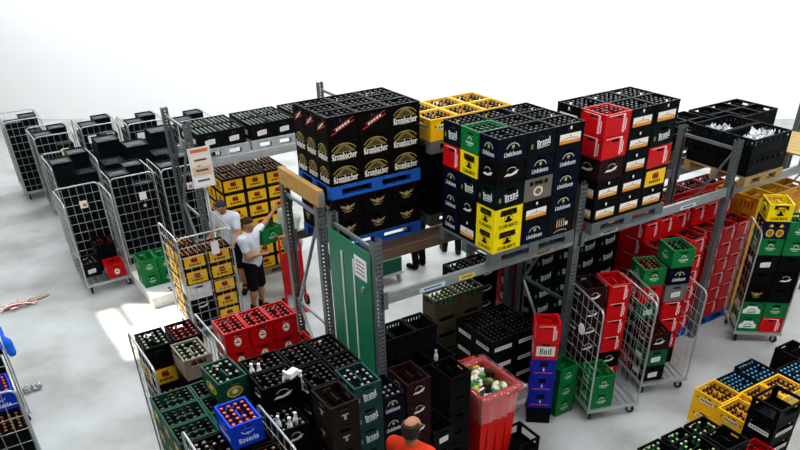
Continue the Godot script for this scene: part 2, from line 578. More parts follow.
# Crates of which the photograph shows something become things; those buried in the blocks or out of frame are set out together as one object.
func set_crates():
	var eye := Vector3(0, 6, 0)
	var boxes := []
	for j in crate_jobs:
		var xf := Transform3D(Basis(Vector3.UP, deg_to_rad(j.turn)), j.at)
		var c: Vector3 = j.at + Vector3.UP * LAYER / 2
		boxes.append([xf.affine_inverse(), Vector3(j.w / 2 - 0.004, LAYER, j.d / 2 - 0.004), (c - eye).normalized(), c.distance_to(eye), xf])
	var buried := {}
	for i in crate_jobs.size():
		var me: Array = boxes[i]
		var near := []
		for q in boxes.size():
			if q != i and boxes[q][3] < me[3] + 0.5 and boxes[q][2].dot(me[2]) > 1.0 - 0.5 * pow(0.62 / boxes[q][3], 2.0):
				near.append(boxes[q])
		var seen := false
		for pt in [[-0.9, 0.98, -0.9], [0, 0.98, -0.9], [0.9, 0.98, -0.9], [-0.9, 0.98, 0.9], [0, 0.98, 0.95], [0.9, 0.98, 0.9], [0, 1.0, 0], [-1, 0.6, 0], [-1, 0.3, 0.8], [-1, 0.3, -0.8], [0, 0.6, 1], [-0.8, 0.3, 1], [0.8, 0.3, 1], [0.8, 0.75, 1], [-0.8, 0.75, 1], [-1, 0.75, -0.8]]:
			var p: Vector3 = me[4] * Vector3(pt[0] * crate_jobs[i].w * 0.5, pt[1] * LAYER, pt[2] * crate_jobs[i].d * 0.5)
			var v := cam.unproject(p)
			if v.x < -3 or v.x > 803 or v.y < 0 or v.y > 453:
				continue
			var open := true
			for b in near:
				var o: Vector3 = b[0] * eye
				var e: Vector3 = b[0] * p
				var t0 := 0.0
				var t1 := 0.999
				for ax in 3:
					var lo: float = 0.004 if ax == 1 else -b[1][ax]
					var hi: float = LAYER - 0.008 if ax == 1 else b[1][ax]
					var dd := e[ax] - o[ax]
					if absf(dd) < 1e-9:
						dd = 1e-9
					var ta := (lo - o[ax]) / dd
					var tb := (hi - o[ax]) / dd
					t0 = maxf(t0, minf(ta, tb))
					t1 = minf(t1, maxf(ta, tb))
				if t0 < t1:
					open = false
					break
			if open:
				seen = true
				break
		if seen:
			build_crate(crate_jobs[i])
		else:
			var key := "%.3f/%.3f/%s" % [crate_jobs[i].w, crate_jobs[i].d, crate_style(crate_jobs[i])]
			if not buried.has(key):
				buried[key] = []
			buried[key].append([me[4], crate_jobs[i]])
	var rest := Node3D.new()
	rest.name = "buried_crates"
	add_child(rest)
	tag(rest, "plastic crates buried inside the stacks and behind other crates", "crates", "", "stuff")
	var m := StandardMaterial3D.new()
	m.vertex_color_use_as_albedo = true
	m.roughness = 0.45
	for key in buried:
		var list: Array = buried[key]
		var mm := MultiMesh.new()
		mm.transform_format = MultiMesh.TRANSFORM_3D
		mm.use_colors = true
		mm.mesh = crate_body(list[0][1].w, list[0][1].d, crate_style(list[0][1]))
		mm.instance_count = list.size()
		for i in list.size():
			mm.set_instance_transform(i, list[i][0])
			mm.set_instance_color(i, Color(KINDS[list[i][1].kind][0]).srgb_to_linear())
		var mi := MultiMeshInstance3D.new()
		mi.name = "crate_bodies"
		mi.multimesh = mm
		mi.material_override = m
		mi.set_meta("kind", "stuff")
		rest.add_child(mi, true)

# a block of crates: front left corner x, z; columns to the right, rows to the back, layers up
func block(x: float, z: float, y0: float, nx: int, nz: int, layers, w: float, d: float, pick: Callable, where: String, group: String, fill := "dark"):
	for ix in nx:
		for iz in nz:
			var n: int = layers.call(ix, iz) if layers is Callable else layers
			for l in n:
				var top := l == n - 1
				var kind: String = pick.call(ix, iz, l)
				var shown: bool = top or ix == 0 or iz == 0
				var at := Vector3(x + (ix + 0.5) * w, y0 + l * LAYER, z - (iz + 0.5) * d)
				var lay: String = "top" if top else "bottom" if l == 0 else ORD[l]
				var words: String = KINDS[kind][1]
				var label: String
				var spot := ""
				if shown:
					if iz == 0:
						spot = "front column %s" % NUM[ix]
					elif ix == 0:
						spot = "side column %s" % NUM[iz]
					else:
						spot = "column %s row %s" % [NUM[ix], NUM[iz]]
					label = "%s, %s layer, %s, %s" % [words, lay, spot, where]
				else:
					label = "crate buried in column %s row %s of %s" % [NUM[ix], NUM[iz], where]
				crate(kind, at, w - 0.004, d - 0.004, rng.randf_range(-0.7, 0.7), label, group, fill if top else "", shown, "", 0.0, "%s, %s" % [spot, where])

# one column, bottom crate first
func column(x: float, z: float, y0: float, w: float, d: float, turn: float, kinds: Array, where: String, group: String, fill := "dark", called := "", phrase := ""):
	for l in kinds.size():
		var top := l == kinds.size() - 1
		var lay: String = "topmost" if top else "lowest" if l == 0 else ORD[l] + " from bottom"
		crate(kinds[l], Vector3(x, y0 + l * LAYER, z), w, d, turn + rng.randf_range(-0.8, 0.8), "%s, %s %s" % [KINDS[kinds[l]][1], lay, where], group, fill if top else "", true, called, 0.0, phrase)

func same(k: String) -> Callable:
	return func(_a, _b, _c): return k

# ------------------------------------------------------------------ bottles
var BOTTLES := {
	"dark": ["120a06", "1e1b1a", "dark bottle, black cap"],
	"brown": ["4a2008", "9a6a38", "brown bottle, tan cap"],
	"orange": ["3a1a08", "e0562a", "brown bottle, orange cap"],
	"blue": ["1c2a38", "4f9fd0", "dark bottle, light blue cap"],
	"greens": ["1d5a2c", "98a870", "green bottle, pale cap"],
	"silver": ["1c1a18", "8a867e", "dark bottle, silver cap"],
	"red": ["3a0f0a", "8a1a18", "brown bottle, dark red cap"],
	"mixed": ["24180e", "7f8f80", "dark bottle, grey green cap"],
	"white": ["d8dada", "f0f0ee", "white bottle, white cap"],
}

func bottle_meshes() -> Array:
	var b := MB.new()
	b.lathe([Vector2(0.0, 0.0), Vector2(0.027, 0.0), Vector2(0.03, 0.006), Vector2(0.03, 0.12), Vector2(0.026, 0.143), Vector2(0.016, 0.168), Vector2(0.0135, 0.205), Vector2(0.0145, 0.212)], 10)
	var c := MB.new()
	c.lathe([Vector2(0.0155, 0.205), Vector2(0.0165, 0.209), Vector2(0.015, 0.218), Vector2(0.0, 0.22)], 10)
	return [b.done(null), c.done(null)]

func set_bottles():
	var m := bottle_meshes()
	var eye := Vector3(0, 6, 0)
	bottle_jobs.sort_custom(func(p, q): return p[0].origin.distance_to(eye) < q[0].origin.distance_to(eye))
	var rest := []
	var singles := 0
	for j in bottle_jobs:
		var v := cam.unproject(j[0].origin + Vector3(0, 0.2, 0))
		if singles < 290 and v.x > 0 and v.x < 800 and v.y > 0 and v.y < 450:
			singles += 1
			var k: Array = BOTTLES[j[1]]
			var o := thing("beer_bottle", "%s, row %s, place %s, %s" % [k[2], NUM[j[3]], NUM[j[4]], j[2]], "bottle", j[0].origin, 0, "bottles in %s" % j[2])
			part("glass", m[0], o, mat(k[0], 0.08, 0.0, false))
			part("crown_cap", m[1], o, mat(k[1], 0.3, 0.5, false))
		else:
			rest.append(j)
	var o := Node3D.new()
	o.name = "packed_bottles"
	add_child(o)
	tag(o, "dark bottles packed upright in the crates further off", "bottles", "", "stuff")
	for s in 2:
		var mm := MultiMesh.new()
		mm.transform_format = MultiMesh.TRANSFORM_3D
		mm.use_colors = true
		mm.mesh = m[s]
		mm.instance_count = rest.size()
		for i in rest.size():
			mm.set_instance_transform(i, rest[i][0])
			mm.set_instance_color(i, Color(BOTTLES[rest[i][1]][s]).srgb_to_linear())
		var mi := MultiMeshInstance3D.new()
		mi.name = ["bottle_glass", "bottle_cap"][s]
		mi.multimesh = mm
		var mt := StandardMaterial3D.new()
		mt.vertex_color_use_as_albedo = true
		mt.roughness = [0.1, 0.3][s]
		mt.metallic = [0.0, 0.5][s]
		mi.material_override = mt
		mi.set_meta("kind", "stuff")
		o.add_child(mi)

# ------------------------------------------------------------------ pallets, racks, cages
func pallet(x: float, z: float, y: float, w: float, d: float, hex: String, label: String, rough := 0.75):
	# x, z: front left corner
	var o := thing("pallet", label, "pallet", Vector3(x + w / 2, y, z - d / 2), 0, "")
	var m := mat(hex, rough)
	var n := 7
	for k in n:
		var bw := w / n - 0.012
		part("deck_board", box_mesh(Vector3(bw, 0.02, d)), o, m, Vector3(-w / 2 + w * (k + 0.5) / n, BOARD_H - 0.011, 0))
	for k in 3:
		part("stringer_board", box_mesh(Vector3(w, 0.02, 0.1)), o, m, Vector3(0, BOARD_H - 0.0315, (k - 1) * (d / 2 - 0.05)))
		part("bottom_board", box_mesh(Vector3(w, 0.02, 0.1)), o, m, Vector3(0, 0.01, (k - 1) * (d / 2 - 0.05)))
		for i in 3:
			part("block", box_mesh(Vector3(0.14, 0.083, 0.1)), o, m, Vector3((i - 1) * (w / 2 - 0.07), 0.0617, (k - 1) * (d / 2 - 0.05)))

func post_mesh(h: float) -> ArrayMesh:
	var key := "post%.2f" % h
	if meshes.has(key):
		return meshes[key]
	# an open channel; its web (towards +z) is punched with a double row of slots
	var b := MB.new()
	var hw := 0.05
	b.box(Vector3(-hw, 0, 0.036), Vector3(-0.032, h, 0.04))
	b.box(Vector3(0.032, 0, 0.036), Vector3(hw, h, 0.04))
	b.box(Vector3(-0.008, 0, 0.036), Vector3(0.008, h, 0.04))
	var y := 0.0
	while y < h - 0.03:
		b.box(Vector3(-0.032, y, 0.036), Vector3(-0.008, y + 0.03, 0.04))
		b.box(Vector3(0.008, y, 0.036), Vector3(0.032, y + 0.03, 0.04))
		y += 0.05
	for s in [-1, 1]:
		b.box(Vector3(s * hw - 0.002, 0, -0.04), Vector3(s * hw + 0.002, h, 0.04))
		b.box(Vector3(s * 0.038 - 0.012, 0, -0.042), Vector3(s * 0.038 + 0.012, h, -0.038))
	b.box(Vector3(-0.07, 0, -0.06), Vector3(0.07, 0.008, 0.06))
	meshes[key] = b.done(null)
	return meshes[key]

func rack_frame(x: float, zf: float, zb: float, h: float, label: String, hex := "5f6664"):
	var o := thing("rack_frame", label, "rack", Vector3(x, 0, zf), 0, "")
	var m := mat(hex, 0.45, 0.25)
	var dz := zf - zb
	part("post", post_mesh(h), o, m)
	part("post", post_mesh(h), o, m, Vector3(0, 0, -dz), Vector3(0, PI, 0))
	var light := mat("8d9492", 0.4, 0.6)
	for y in [0.25, 1.45, h - 0.12]:
		var b := MB.new()
		b.cbox(Vector3(0, y, -dz / 2), Vector3(0.026, 0.04, dz - 0.08))
		part("horizontal_brace", b.done(null), o, light)
	var ends := [0.3, 1.42, h - 0.17]
	for k in 2:
		var b := MB.new()
		var p := Vector3(0, ends[k], -0.05 if k == 0 else -dz + 0.05)
		var q := Vector3(0, ends[k + 1], -dz + 0.05 if k == 0 else -0.05)
		b.cbox(Vector3.ZERO, Vector3(0.024, 0.036, p.distance_to(q)), Transform3D(Basis.looking_at(q - p, Vector3.RIGHT), (p + q) / 2))
		part("diagonal_brace", b.done(null), o, light)

func beam(x0: float, x1: float, z: float, label: String, hex := "7d8583", plates: Array = []):
	# stepped box beam, its top at 2.38 m
	var o := thing("rack_beam", label, "beam", Vector3((x0 + x1) / 2, 2.27, z), 0, "")
	var w := x1 - x0
	var b := MB.new()
	b.box(Vector3(-w / 2, 0, -0.025), Vector3(w / 2, 0.11, 0.02))
	b.box(Vector3(-w / 2, 0.0, 0.02), Vector3(w / 2, 0.075, 0.028))
	part("beam_profile", b.done(null), o, mat(hex, 0.42, 0.4))
	for s in [-1, 1]:
		part("end_connector", box_mesh(Vector3(0.05, 0.2, 0.012)), o, mat("6d7472", 0.4, 0.5), Vector3(s * (w / 2 - 0.0), 0.05, 0.034))
	for p in plates:
		part("location_label", box_mesh(Vector3(p[1], 0.05, 0.003)), o, mat(p[2], 0.5, 0.0, false), Vector3(p[0], 0.038, 0.0295))
		part("label_print", box_mesh(Vector3(p[1] * 0.7, 0.018, 0.001)), o, mat(p[3], 0.5, 0.0, false), Vector3(p[0], 0.038, 0.0315))

func panel_mesh(w: float, h: float, nx: int, ny: int) -> Array:
	var key := "panel%.2f/%.2f/%d/%d" % [w, h, nx, ny]
	if meshes.has(key):
		return meshes[key]
	var f := MB.new()
	var pts := [Vector3(-w / 2, 0, 0)]
	for k in 5:
		var a := PI - PI / 2 * k / 4
		pts.append(Vector3(-w / 2 + 0.08 + cos(a) * 0.08, h - 0.08 + sin(a) * 0.08, 0))
	for k in 5:
		var a := PI / 2 - PI / 2 * k / 4
		pts.append(Vector3(w / 2 - 0.08 + cos(a) * 0.08, h - 0.08 + sin(a) * 0.08, 0))
	pts.append(Vector3(w / 2, 0, 0))
	f.tube(pts, 0.0125, 8)
	var g := MB.new()
	for k in range(1, ny):
		var y := h * k / ny
		g.tube([Vector3(-w / 2, y, 0), Vector3(w / 2, y, 0)], 0.0042, 5, false)
	for k in range(1, nx):
		var x := -w / 2 + w * k / nx
		g.tube([Vector3(x, 0.02, 0.006), Vector3(x, h - 0.01, 0.006)], 0.0035, 5, false)
	meshes[key] = [f.done(null), g.done(null)]
	return meshes[key]

func cage(x: float, z: float, w: float, d: float, h: float, turn: float, sides: String, label: String, cards: Array = []) -> Node3D:
	# x, z: middle of the base. sides: which of L(eft) R(ight) B(ack) F(ront) are fitted
	var o := thing("roll_cage", label, "roll cage", Vector3(x, 0, z), turn, "")
	var zinc := mat("c4c8c6", 0.33, 0.75)
	var deck := MB.new()
	for s in [-1, 1]:
		deck.cbox(Vector3(s * (w / 2 - 0.015), 0.175, 0), Vector3(0.03, 0.04, d))
		deck.cbox(Vector3(0, 0.175, s * (d / 2 - 0.015)), Vector3(w - 0.06, 0.04, 0.03))
	part("base_frame", deck.done(null), o, zinc)
	var n := 8
	for k in n:
		part("deck_bar", box_mesh(Vector3(0.022, 0.016, d - 0.06)), o, zinc, Vector3(-w / 2 + w * (k + 0.5) / n, 0.187, 0))
	for sx in [-1, 1]:
		for sz in [-1, 1]:
			var c := MB.new()
			c.lathe([Vector2(0, -0.018), Vector2(0.05, -0.018), Vector2(0.058, -0.01), Vector2(0.058, 0.01), Vector2(0.05, 0.018), Vector2(0, 0.018)], 14, Transform3D(Basis(Vector3.BACK, PI / 2), Vector3(0, 0.058, 0)))
			var cw := part("caster_wheel", c.done(null), o, mat("2a2a2a", 0.6), Vector3(sx * (w / 2 - 0.07), 0, sz * (d / 2 - 0.08)), Vector3(0, sx * 0.5 + sz * 0.3, 0))
			var fk := MB.new()
			for e in [-1, 1]:
				fk.cbox(Vector3(e * 0.026, 0.095, 0), Vector3(0.004, 0.1, 0.04))
			fk.cbox(Vector3(0, 0.148, 0), Vector3(0.06, 0.014, 0.07))
			part("fork", fk.done(null), cw, zinc)
	for s in sides:
		var along := d if s in ["L", "R"] else w
		var pm := panel_mesh(along - 0.03, h - 0.16, int(along / 0.13), int(h / 0.17))
		var at: Vector3 = {"L": Vector3(-w / 2 + 0.012, 0.16, 0), "R": Vector3(w / 2 - 0.012, 0.16, 0), "B": Vector3(0, 0.16, -d / 2 + 0.012), "F": Vector3(0, 0.16, d / 2 - 0.012)}[s]
		var side := part("side_panel", pm[0], o, zinc, at, Vector3(0, PI / 2 if s in ["L", "R"] else 0.0, 0))
		part("wire_grid", pm[1], side, zinc).set_meta("kind", "stuff")
		if s == "F" or (s == "B" and not "F" in sides):
			for c in cards:
				part("label_card", box_mesh(Vector3(c[2], c[3], 0.003)), side, mat(c[4], 0.7, 0.0, false), Vector3(c[0], c[1], 0.014))
				if c.size() > 5:
					part("card_print", box_mesh(Vector3(c[2] * 0.5, c[3] * 0.45, 0.001)), side, mat(c[5], 0.7, 0.0, false), Vector3(c[0] + c[2] * 0.12, c[1] - c[3] * 0.1, 0.0165))
	return o

# crates inside a cage: position local to the cage
func put_in(cg: Node3D, lx: float, lz: float, w: float, d: float, kinds: Array, where: String, group: String, fill := "dark", phrase := ""):
	var p := cg.transform * Vector3(lx, 0.196, lz)
	column(p.x, p.z, p.y, w, d, rad_to_deg(cg.rotation.y), kinds, where, group, fill, "", phrase)

# ------------------------------------------------------------------ figures
class Body:
	# tapered capsules joined by a smooth minimum, meshed as surface nets
	var bones := []
	var k := 0.03
	func bone(a: Vector3, b: Vector3, ra: float, rb: float):
		bones.append([a, b, ra, rb, b - a, maxf((b - a).length_squared(), 1e-8)])
	func one(q: Array, p: Vector3) -> float:
		var t: float = clampf((p - q[0]).dot(q[4]) / q[5], 0.0, 1.0)
		return (p - q[0] - q[4] * t).length() - lerpf(q[2], q[3], t)
	func field(p: Vector3) -> float:
		var d := 9.0
		for q in bones:
			var e := one(q, p)
			if e < d + k:
				var hh := maxf(k - absf(d - e), 0.0) / k
				d = minf(d, e) - hh * hh * k * 0.25
		return d
	func mesh(cell: float, into: MB):
		var vals := {}
		var verts := {}
		for q in bones:
			var r: float = maxf(q[2], q[3]) + cell * 1.5
			var lo := Vector3i(((q[0] as Vector3).min(q[1]) - Vector3.ONE * r) / cell) - Vector3i.ONE
			var hi := Vector3i(((q[0] as Vector3).max(q[1]) + Vector3.ONE * r) / cell) + Vector3i.ONE
			for x in range(lo.x, hi.x + 1):
				for y in range(lo.y, hi.y + 1):
					for z in range(lo.z, hi.z + 1):
						var c := Vector3i(x, y, z)
						if verts.has(c):
							continue
						var mid := (Vector3(c) + Vector3.ONE * 0.5) * cell
						if absf(one(q, mid)) > cell * 1.0 + k * 0.3:
							continue
						if absf(field(mid)) > cell * 0.95:
							continue
						var sum := Vector3.ZERO
						var n := 0
						var v := []
						for i in 8:
							var g := c + Vector3i(i & 1, (i >> 1) & 1, (i >> 2) & 1)
							if not vals.has(g):
								vals[g] = field(Vector3(g) * cell)
							v.append(vals[g])
						for e in [[0, 1], [2, 3], [4, 5], [6, 7], [0, 2], [1, 3], [4, 6], [5, 7], [0, 4], [1, 5], [2, 6], [3, 7]]:
							if (v[e[0]] < 0.0) != (v[e[1]] < 0.0):
								var t: float = v[e[0]] / (v[e[0]] - v[e[1]])
								var pa := Vector3(e[0] & 1, (e[0] >> 1) & 1, (e[0] >> 2) & 1)
								var pb := Vector3(e[1] & 1, (e[1] >> 1) & 1, (e[1] >> 2) & 1)
								sum += pa.lerp(pb, t)
								n += 1
						if n:
							verts[c] = (Vector3(c) + sum / n) * cell
		var norms := {}
		for c in verts:
			var p: Vector3 = verts[c]
			var e := cell * 0.5
			norms[c] = Vector3(field(p + Vector3(e, 0, 0)) - field(p - Vector3(e, 0, 0)), field(p + Vector3(0, e, 0)) - field(p - Vector3(0, e, 0)), field(p + Vector3(0, 0, e)) - field(p - Vector3(0, 0, e))).normalized()
		for c in verts:
			for ax in 3:
				var step := Vector3i.ZERO
				step[ax] = 1
				var g1: Vector3i = c + step
				if not vals.has(c) or not vals.has(g1) or (vals[c] < 0.0) == (vals[g1] < 0.0):
					continue
				var u := Vector3i.ZERO
				u[(ax + 1) % 3] = 1
				var w := Vector3i.ZERO
				w[(ax + 2) % 3] = 1
				var cs := [c, c - u, c - u - w, c - w]
				var ok := true
				for q in cs:
					ok = ok and verts.has(q)
				if ok:
					into.smooth_quad([verts[cs[0]], verts[cs[1]], verts[cs[2]], verts[cs[3]]], [norms[cs[0]], norms[cs[1]], norms[cs[2]], norms[cs[3]]])

func limb(body: Body, pts: Array, radii: Array):
	for i in pts.size() - 1:
		body.bone(pts[i], pts[i + 1], radii[i], radii[i + 1])

func add_hand(skin: MB, wrist: Vector3, dir: Vector3, palm_n: Vector3, curl: float):
	var b := Body.new()
	b.k = 0.008
	var d := dir.normalized()
	var n := (palm_n - d * palm_n.dot(d)).normalized()
	var s := d.cross(n).normalized()
	for e in [-0.026, -0.009, 0.009, 0.026]:
		b.bone(wrist, wrist + d * 0.085 + s * e, 0.018, 0.0125)
	var lens := [0.062, 0.075, 0.07, 0.055]
	for f in 4:
		var at: Vector3 = wrist + d * 0.085 + s * (-0.03 + 0.02 * f)
		var ang := curl * 0.5
		for j in 3:
			var seg: float = lens[f] * [0.45, 0.32, 0.25][j]
			var to := at + (d * cos(ang) + n * sin(ang)) * seg
			b.bone(at, to, 0.0092 - 0.0008 * j, 0.0085 - 0.0008 * j)
			at = to
			ang += curl * 0.55
	var th := wrist + d * 0.03 - s * 0.03
	b.bone(wrist + d * 0.015, th, 0.015, 0.012)
	b.bone(th, th + d * 0.03 - s * 0.022 + n * 0.012, 0.011, 0.0098)
	b.bone(th + d * 0.03 - s * 0.022 + n * 0.012, th + d * 0.058 - s * 0.022 + n * 0.024, 0.0098, 0.0085)
	b.mesh(0.006, skin)

# joints: pelvis, chest (base of the neck), head centre, face direction; shoulders, elbows, wrists, knees, ankles, toes: left then right
func person(called: String, label: String, j: Dictionary, look: Dictionary):
	var base: Vector3 = j.at
	var o := thing(called, label, "person", base, 0, "")
	var rel := func(v: Vector3) -> Vector3: return v
	var skin := MB.new()
	var pel: Vector3 = j.pelvis
	var nk: Vector3 = j.neck
	var hd: Vector3 = j.head
	var fwd: Vector3 = (j.face as Vector3).normalized()
	var up := (hd - nk).normalized()
	var side: Vector3 = (j.shoulders[1] - j.shoulders[0]).normalized()
	var b := Body.new()
	b.k = 0.045
	var mid := pel.lerp(nk, 0.5)
	var hips := [pel - side * 0.085 - Vector3.UP * 0.04, pel + side * 0.085 - Vector3.UP * 0.04]
	var torso := func(t: Body, g: float):
		t.bone(pel - side * 0.06, pel + side * 0.06, 0.118 + g, 0.118 + g)
		t.bone(pel, mid, 0.125 + g, 0.118 + g)
		t.bone(mid - side * 0.05, pel.lerp(nk, 0.78) - side * 0.07, 0.105 + g, 0.11 + g)
		t.bone(mid + side * 0.05, pel.lerp(nk, 0.78) + side * 0.07, 0.105 + g, 0.11 + g)
		for s in 2:
			t.bone(pel.lerp(nk, 0.9), j.shoulders[s], 0.075 + g, 0.058 + g)
	torso.call(b, 0.0)
	b.bone(nk - up * 0.04, hd - up * 0.06, 0.058, 0.052)
	for s in 2:
		limb(b, [j.shoulders[s], j.elbows[s], j.wrists[s]], [0.054, 0.041, 0.027])
		limb(b, [hips[s], j.knees[s], j.knees[s].lerp(j.ankles[s], 0.35), j.ankles[s]], [0.088, 0.055, 0.056, 0.036])
		limb(b, [j.ankles[s], j.toes[s]], [0.038, 0.032])
	b.mesh(0.02, skin)
	# the head, on a finer grid
	var h := Body.new()
	h.k = 0.018
	var ear := fwd.cross(up).normalized()
	h.bone(hd + up * 0.03 - fwd * 0.02, hd + up * 0.03 + fwd * 0.02, 0.082, 0.078)
	h.bone(hd + up * 0.01 + fwd * 0.03, hd - up * 0.07 + fwd * 0.052, 0.066, 0.04)
	h.bone(hd - up * 0.02 - fwd * 0.03, hd - up * 0.1 - fwd * 0.01, 0.06, 0.05)
	h.bone(hd + fwd * 0.098 + up * 0.008, hd + fwd * 0.112 - up * 0.024, 0.008, 0.013)
	for s in [-1, 1]:
		h.bone(hd + ear * s * 0.084 + up * 0.015 - fwd * 0.008, hd + ear * s * 0.08 - up * 0.022, 0.013, 0.009)
		h.bone(hd + fwd * 0.09 + ear * s * 0.028 + up * 0.03, hd + fwd * 0.084 + ear * s * 0.045 + up * 0.027, 0.009, 0.008)
	h.bone(hd + fwd * 0.088 - up * 0.052 - ear * 0.018, hd + fwd * 0.088 - up * 0.052 + ear * 0.018, 0.008, 0.008)
	h.mesh(0.0085, skin)
	for s in 2:
		var hdir: Vector3 = j.wrists[s] - j.elbows[s]
		add_hand(skin, j.wrists[s], hdir, j.get("palm", Vector3.UP), j.get("curl", 0.7))
	part("body", skin.done(null), o, look.skin)
	for s in [-1, 1]:
		var ey := MB.new()
		ey.lathe([Vector2(0, -0.011), Vector2(0.008, -0.008), Vector2(0.011, 0), Vector2(0.008, 0.008), Vector2(0, 0.011)], 8, Transform3D(Basis.IDENTITY, hd + fwd * 0.088 + ear * s * 0.032 + up * 0.012))
		part("eye", ey.done(null), o, mat("efe9e2", 0.2, 0.0, false))
	var lip := MB.new()
	lip.tube([hd + fwd * 0.092 - up * 0.05 - ear * 0.02, hd + fwd * 0.0985 - up * 0.05, hd + fwd * 0.092 - up * 0.05 + ear * 0.02], 0.0045, 6)
	part("mouth", lip.done(null), o, mat("9a5a50", 0.5, 0.0, false))
	# clothes: the same bones a little thicker
	var sh := Body.new()
	sh.k = 0.045
	torso.call(sh, 0.014)
	for s in 2:
		var cut: float = look.get("sleeve", 0.6)
		if cut <= 1.0:
			sh.bone(j.shoulders[s], j.shoulders[s].lerp(j.elbows[s], cut), 0.068, 0.06)
		else:
			limb(sh, [j.shoulders[s], j.elbows[s], j.elbows[s].lerp(j.wrists[s], 0.92)], [0.068, 0.053, 0.04])
	var sm := MB.new()
	sh.mesh(0.02, sm)
	part("shirt", sm.done(null), o, look.shirt)
	var tr := Body.new()
	tr.k = 0.04
	tr.bone(pel - side * 0.06 - Vector3.UP * 0.02, pel + side * 0.06 - Vector3.UP * 0.02, 0.136, 0.136)
	for s in 2:
		if look.get("long", false):
			limb(tr, [hips[s], j.knees[s], j.knees[s].lerp(j.ankles[s], 0.9)], [0.108, 0.075, 0.062])
		else:
			limb(tr, [hips[s], hips[s].lerp(j.knees[s], 0.95)], [0.11, 0.092])
	var tm := MB.new()
	tr.mesh(0.02, tm)
	part("trousers" if look.get("long", false) else "shorts", tm.done(null), o, look.trousers)
	for s in 2:
		var bt := Body.new()
		bt.k = 0.02
		bt.bone(j.ankles[s] + Vector3.UP * 0.05, j.ankles[s] - Vector3.UP * 0.03, 0.052, 0.055)
		bt.bone(j.ankles[s] - Vector3.UP * 0.03, j.toes[s], 0.052, 0.046)
		var bm := MB.new()
		bt.mesh(0.016, bm)
		part("boot", bm.done(null), o, look.boots)
	if look.has("hair"):
		var hb := Body.new()
		hb.k = 0.02
		if look.get("bald", false):
			for q in 7:
				var a := PI * (q - 3) / 6.0 * 1.05
				var dv := (-fwd * cos(a) + ear * sin(a)).normalized()
				hb.bone(hd - fwd * 0.016 + dv * 0.06 + up * 0.05, hd - fwd * 0.016 + dv * 0.056 - up * 0.055, 0.034, 0.028)
		else:
			hb.bone(hd + up * 0.042 - fwd * 0.022, hd + up * 0.045 + fwd * 0.014, 0.088, 0.079)
			hb.bone(hd + up * 0.02 - fwd * 0.045, hd - up * 0.05 - fwd * 0.045, 0.068, 0.052)
		var hm := MB.new()
		hb.mesh(0.0095, hm)
		part("cap" if look.get("cap", false) else "hair", hm.done(null), o, look.hair)
	return o

func stand(at: Vector3, face_deg: float, tall := 1.74) -> Dictionary:
	var f := Vector3(0, 0, 1).rotated(Vector3.UP, deg_to_rad(face_deg))
	var s := Vector3(1, 0, 0).rotated(Vector3.UP, deg_to_rad(face_deg))
	var k := tall / 1.74
	var U := Vector3.UP
	return {"at": at, "face": f, "side": s, "pelvis": U * 0.96 * k, "neck": U * 1.45 * k, "head": U * 1.61 * k + f * 0.02,
		"shoulders": [U * 1.4 * k - s * 0.185, U * 1.4 * k + s * 0.185],
		"elbows": [U * 1.11 * k - s * 0.24 - f * 0.02, U * 1.11 * k + s * 0.24 - f * 0.02],
		"wrists": [U * 0.87 * k - s * 0.23 + f * 0.08, U * 0.87 * k + s * 0.23 + f * 0.08],
		"knees": [U * 0.5 * k - s * 0.1 + f * 0.02, U * 0.5 * k + s * 0.1 + f * 0.02],
		"ankles": [U * 0.085 - s * 0.11 - f * 0.03, U * 0.085 + s * 0.11 - f * 0.03],
		"toes": [U * 0.048 - s * 0.13 + f * 0.13, U * 0.048 + s * 0.13 + f * 0.13]}

# ------------------------------------------------------------------ camera helper (only to choose which bottles count as near)
class Lens:
	var xf: Transform3D
	func unproject(p: Vector3) -> Vector2:
		var q := xf.affine_inverse() * p
		return Vector2(400.0 + 734.636 * q.x / -q.z, 419.0 - 734.636 * q.y / -q.z)
var cam := Lens.new()

func area_lamp(at: Vector3, w: float, d: float, energy: float, turn: float):
	# a ceiling panel: housing, glowing diffuser and the light just below it
	var o := thing("ceiling_lamp", "long white ceiling lamp panel high above the hall floor", "lamp", at, rad_to_deg(turn), "ceiling lamps")
	part("housing", box_mesh(Vector3(w + 0.08, 0.08, d + 0.08), Vector3(0, 0.05, 0)), o, mat("d8d8d8", 0.6, 0.0, false))
	var g := StandardMaterial3D.new()
	g.albedo_color = Color("f4f4f0")
	g.emission_enabled = true
	g.emission = Color("f6f9ff")
	g.emission_energy_multiplier = 1.0
	part("diffuser", box_mesh(Vector3(w, 0.01, d)), o, g)
	var l := AreaLight3D.new()
	l.name = "lamp_light"
	l.area_size = Vector2(w, d)
	l.light_color = Color("f4f8ff")
	l.light_energy = energy
	l.area_range = 60.0
	l.shadow_enabled = true
	o.add_child(l)
	l.position = Vector3(0, -0.03, 0)
	l.rotation = Vector3(-PI / 2, 0, 0)

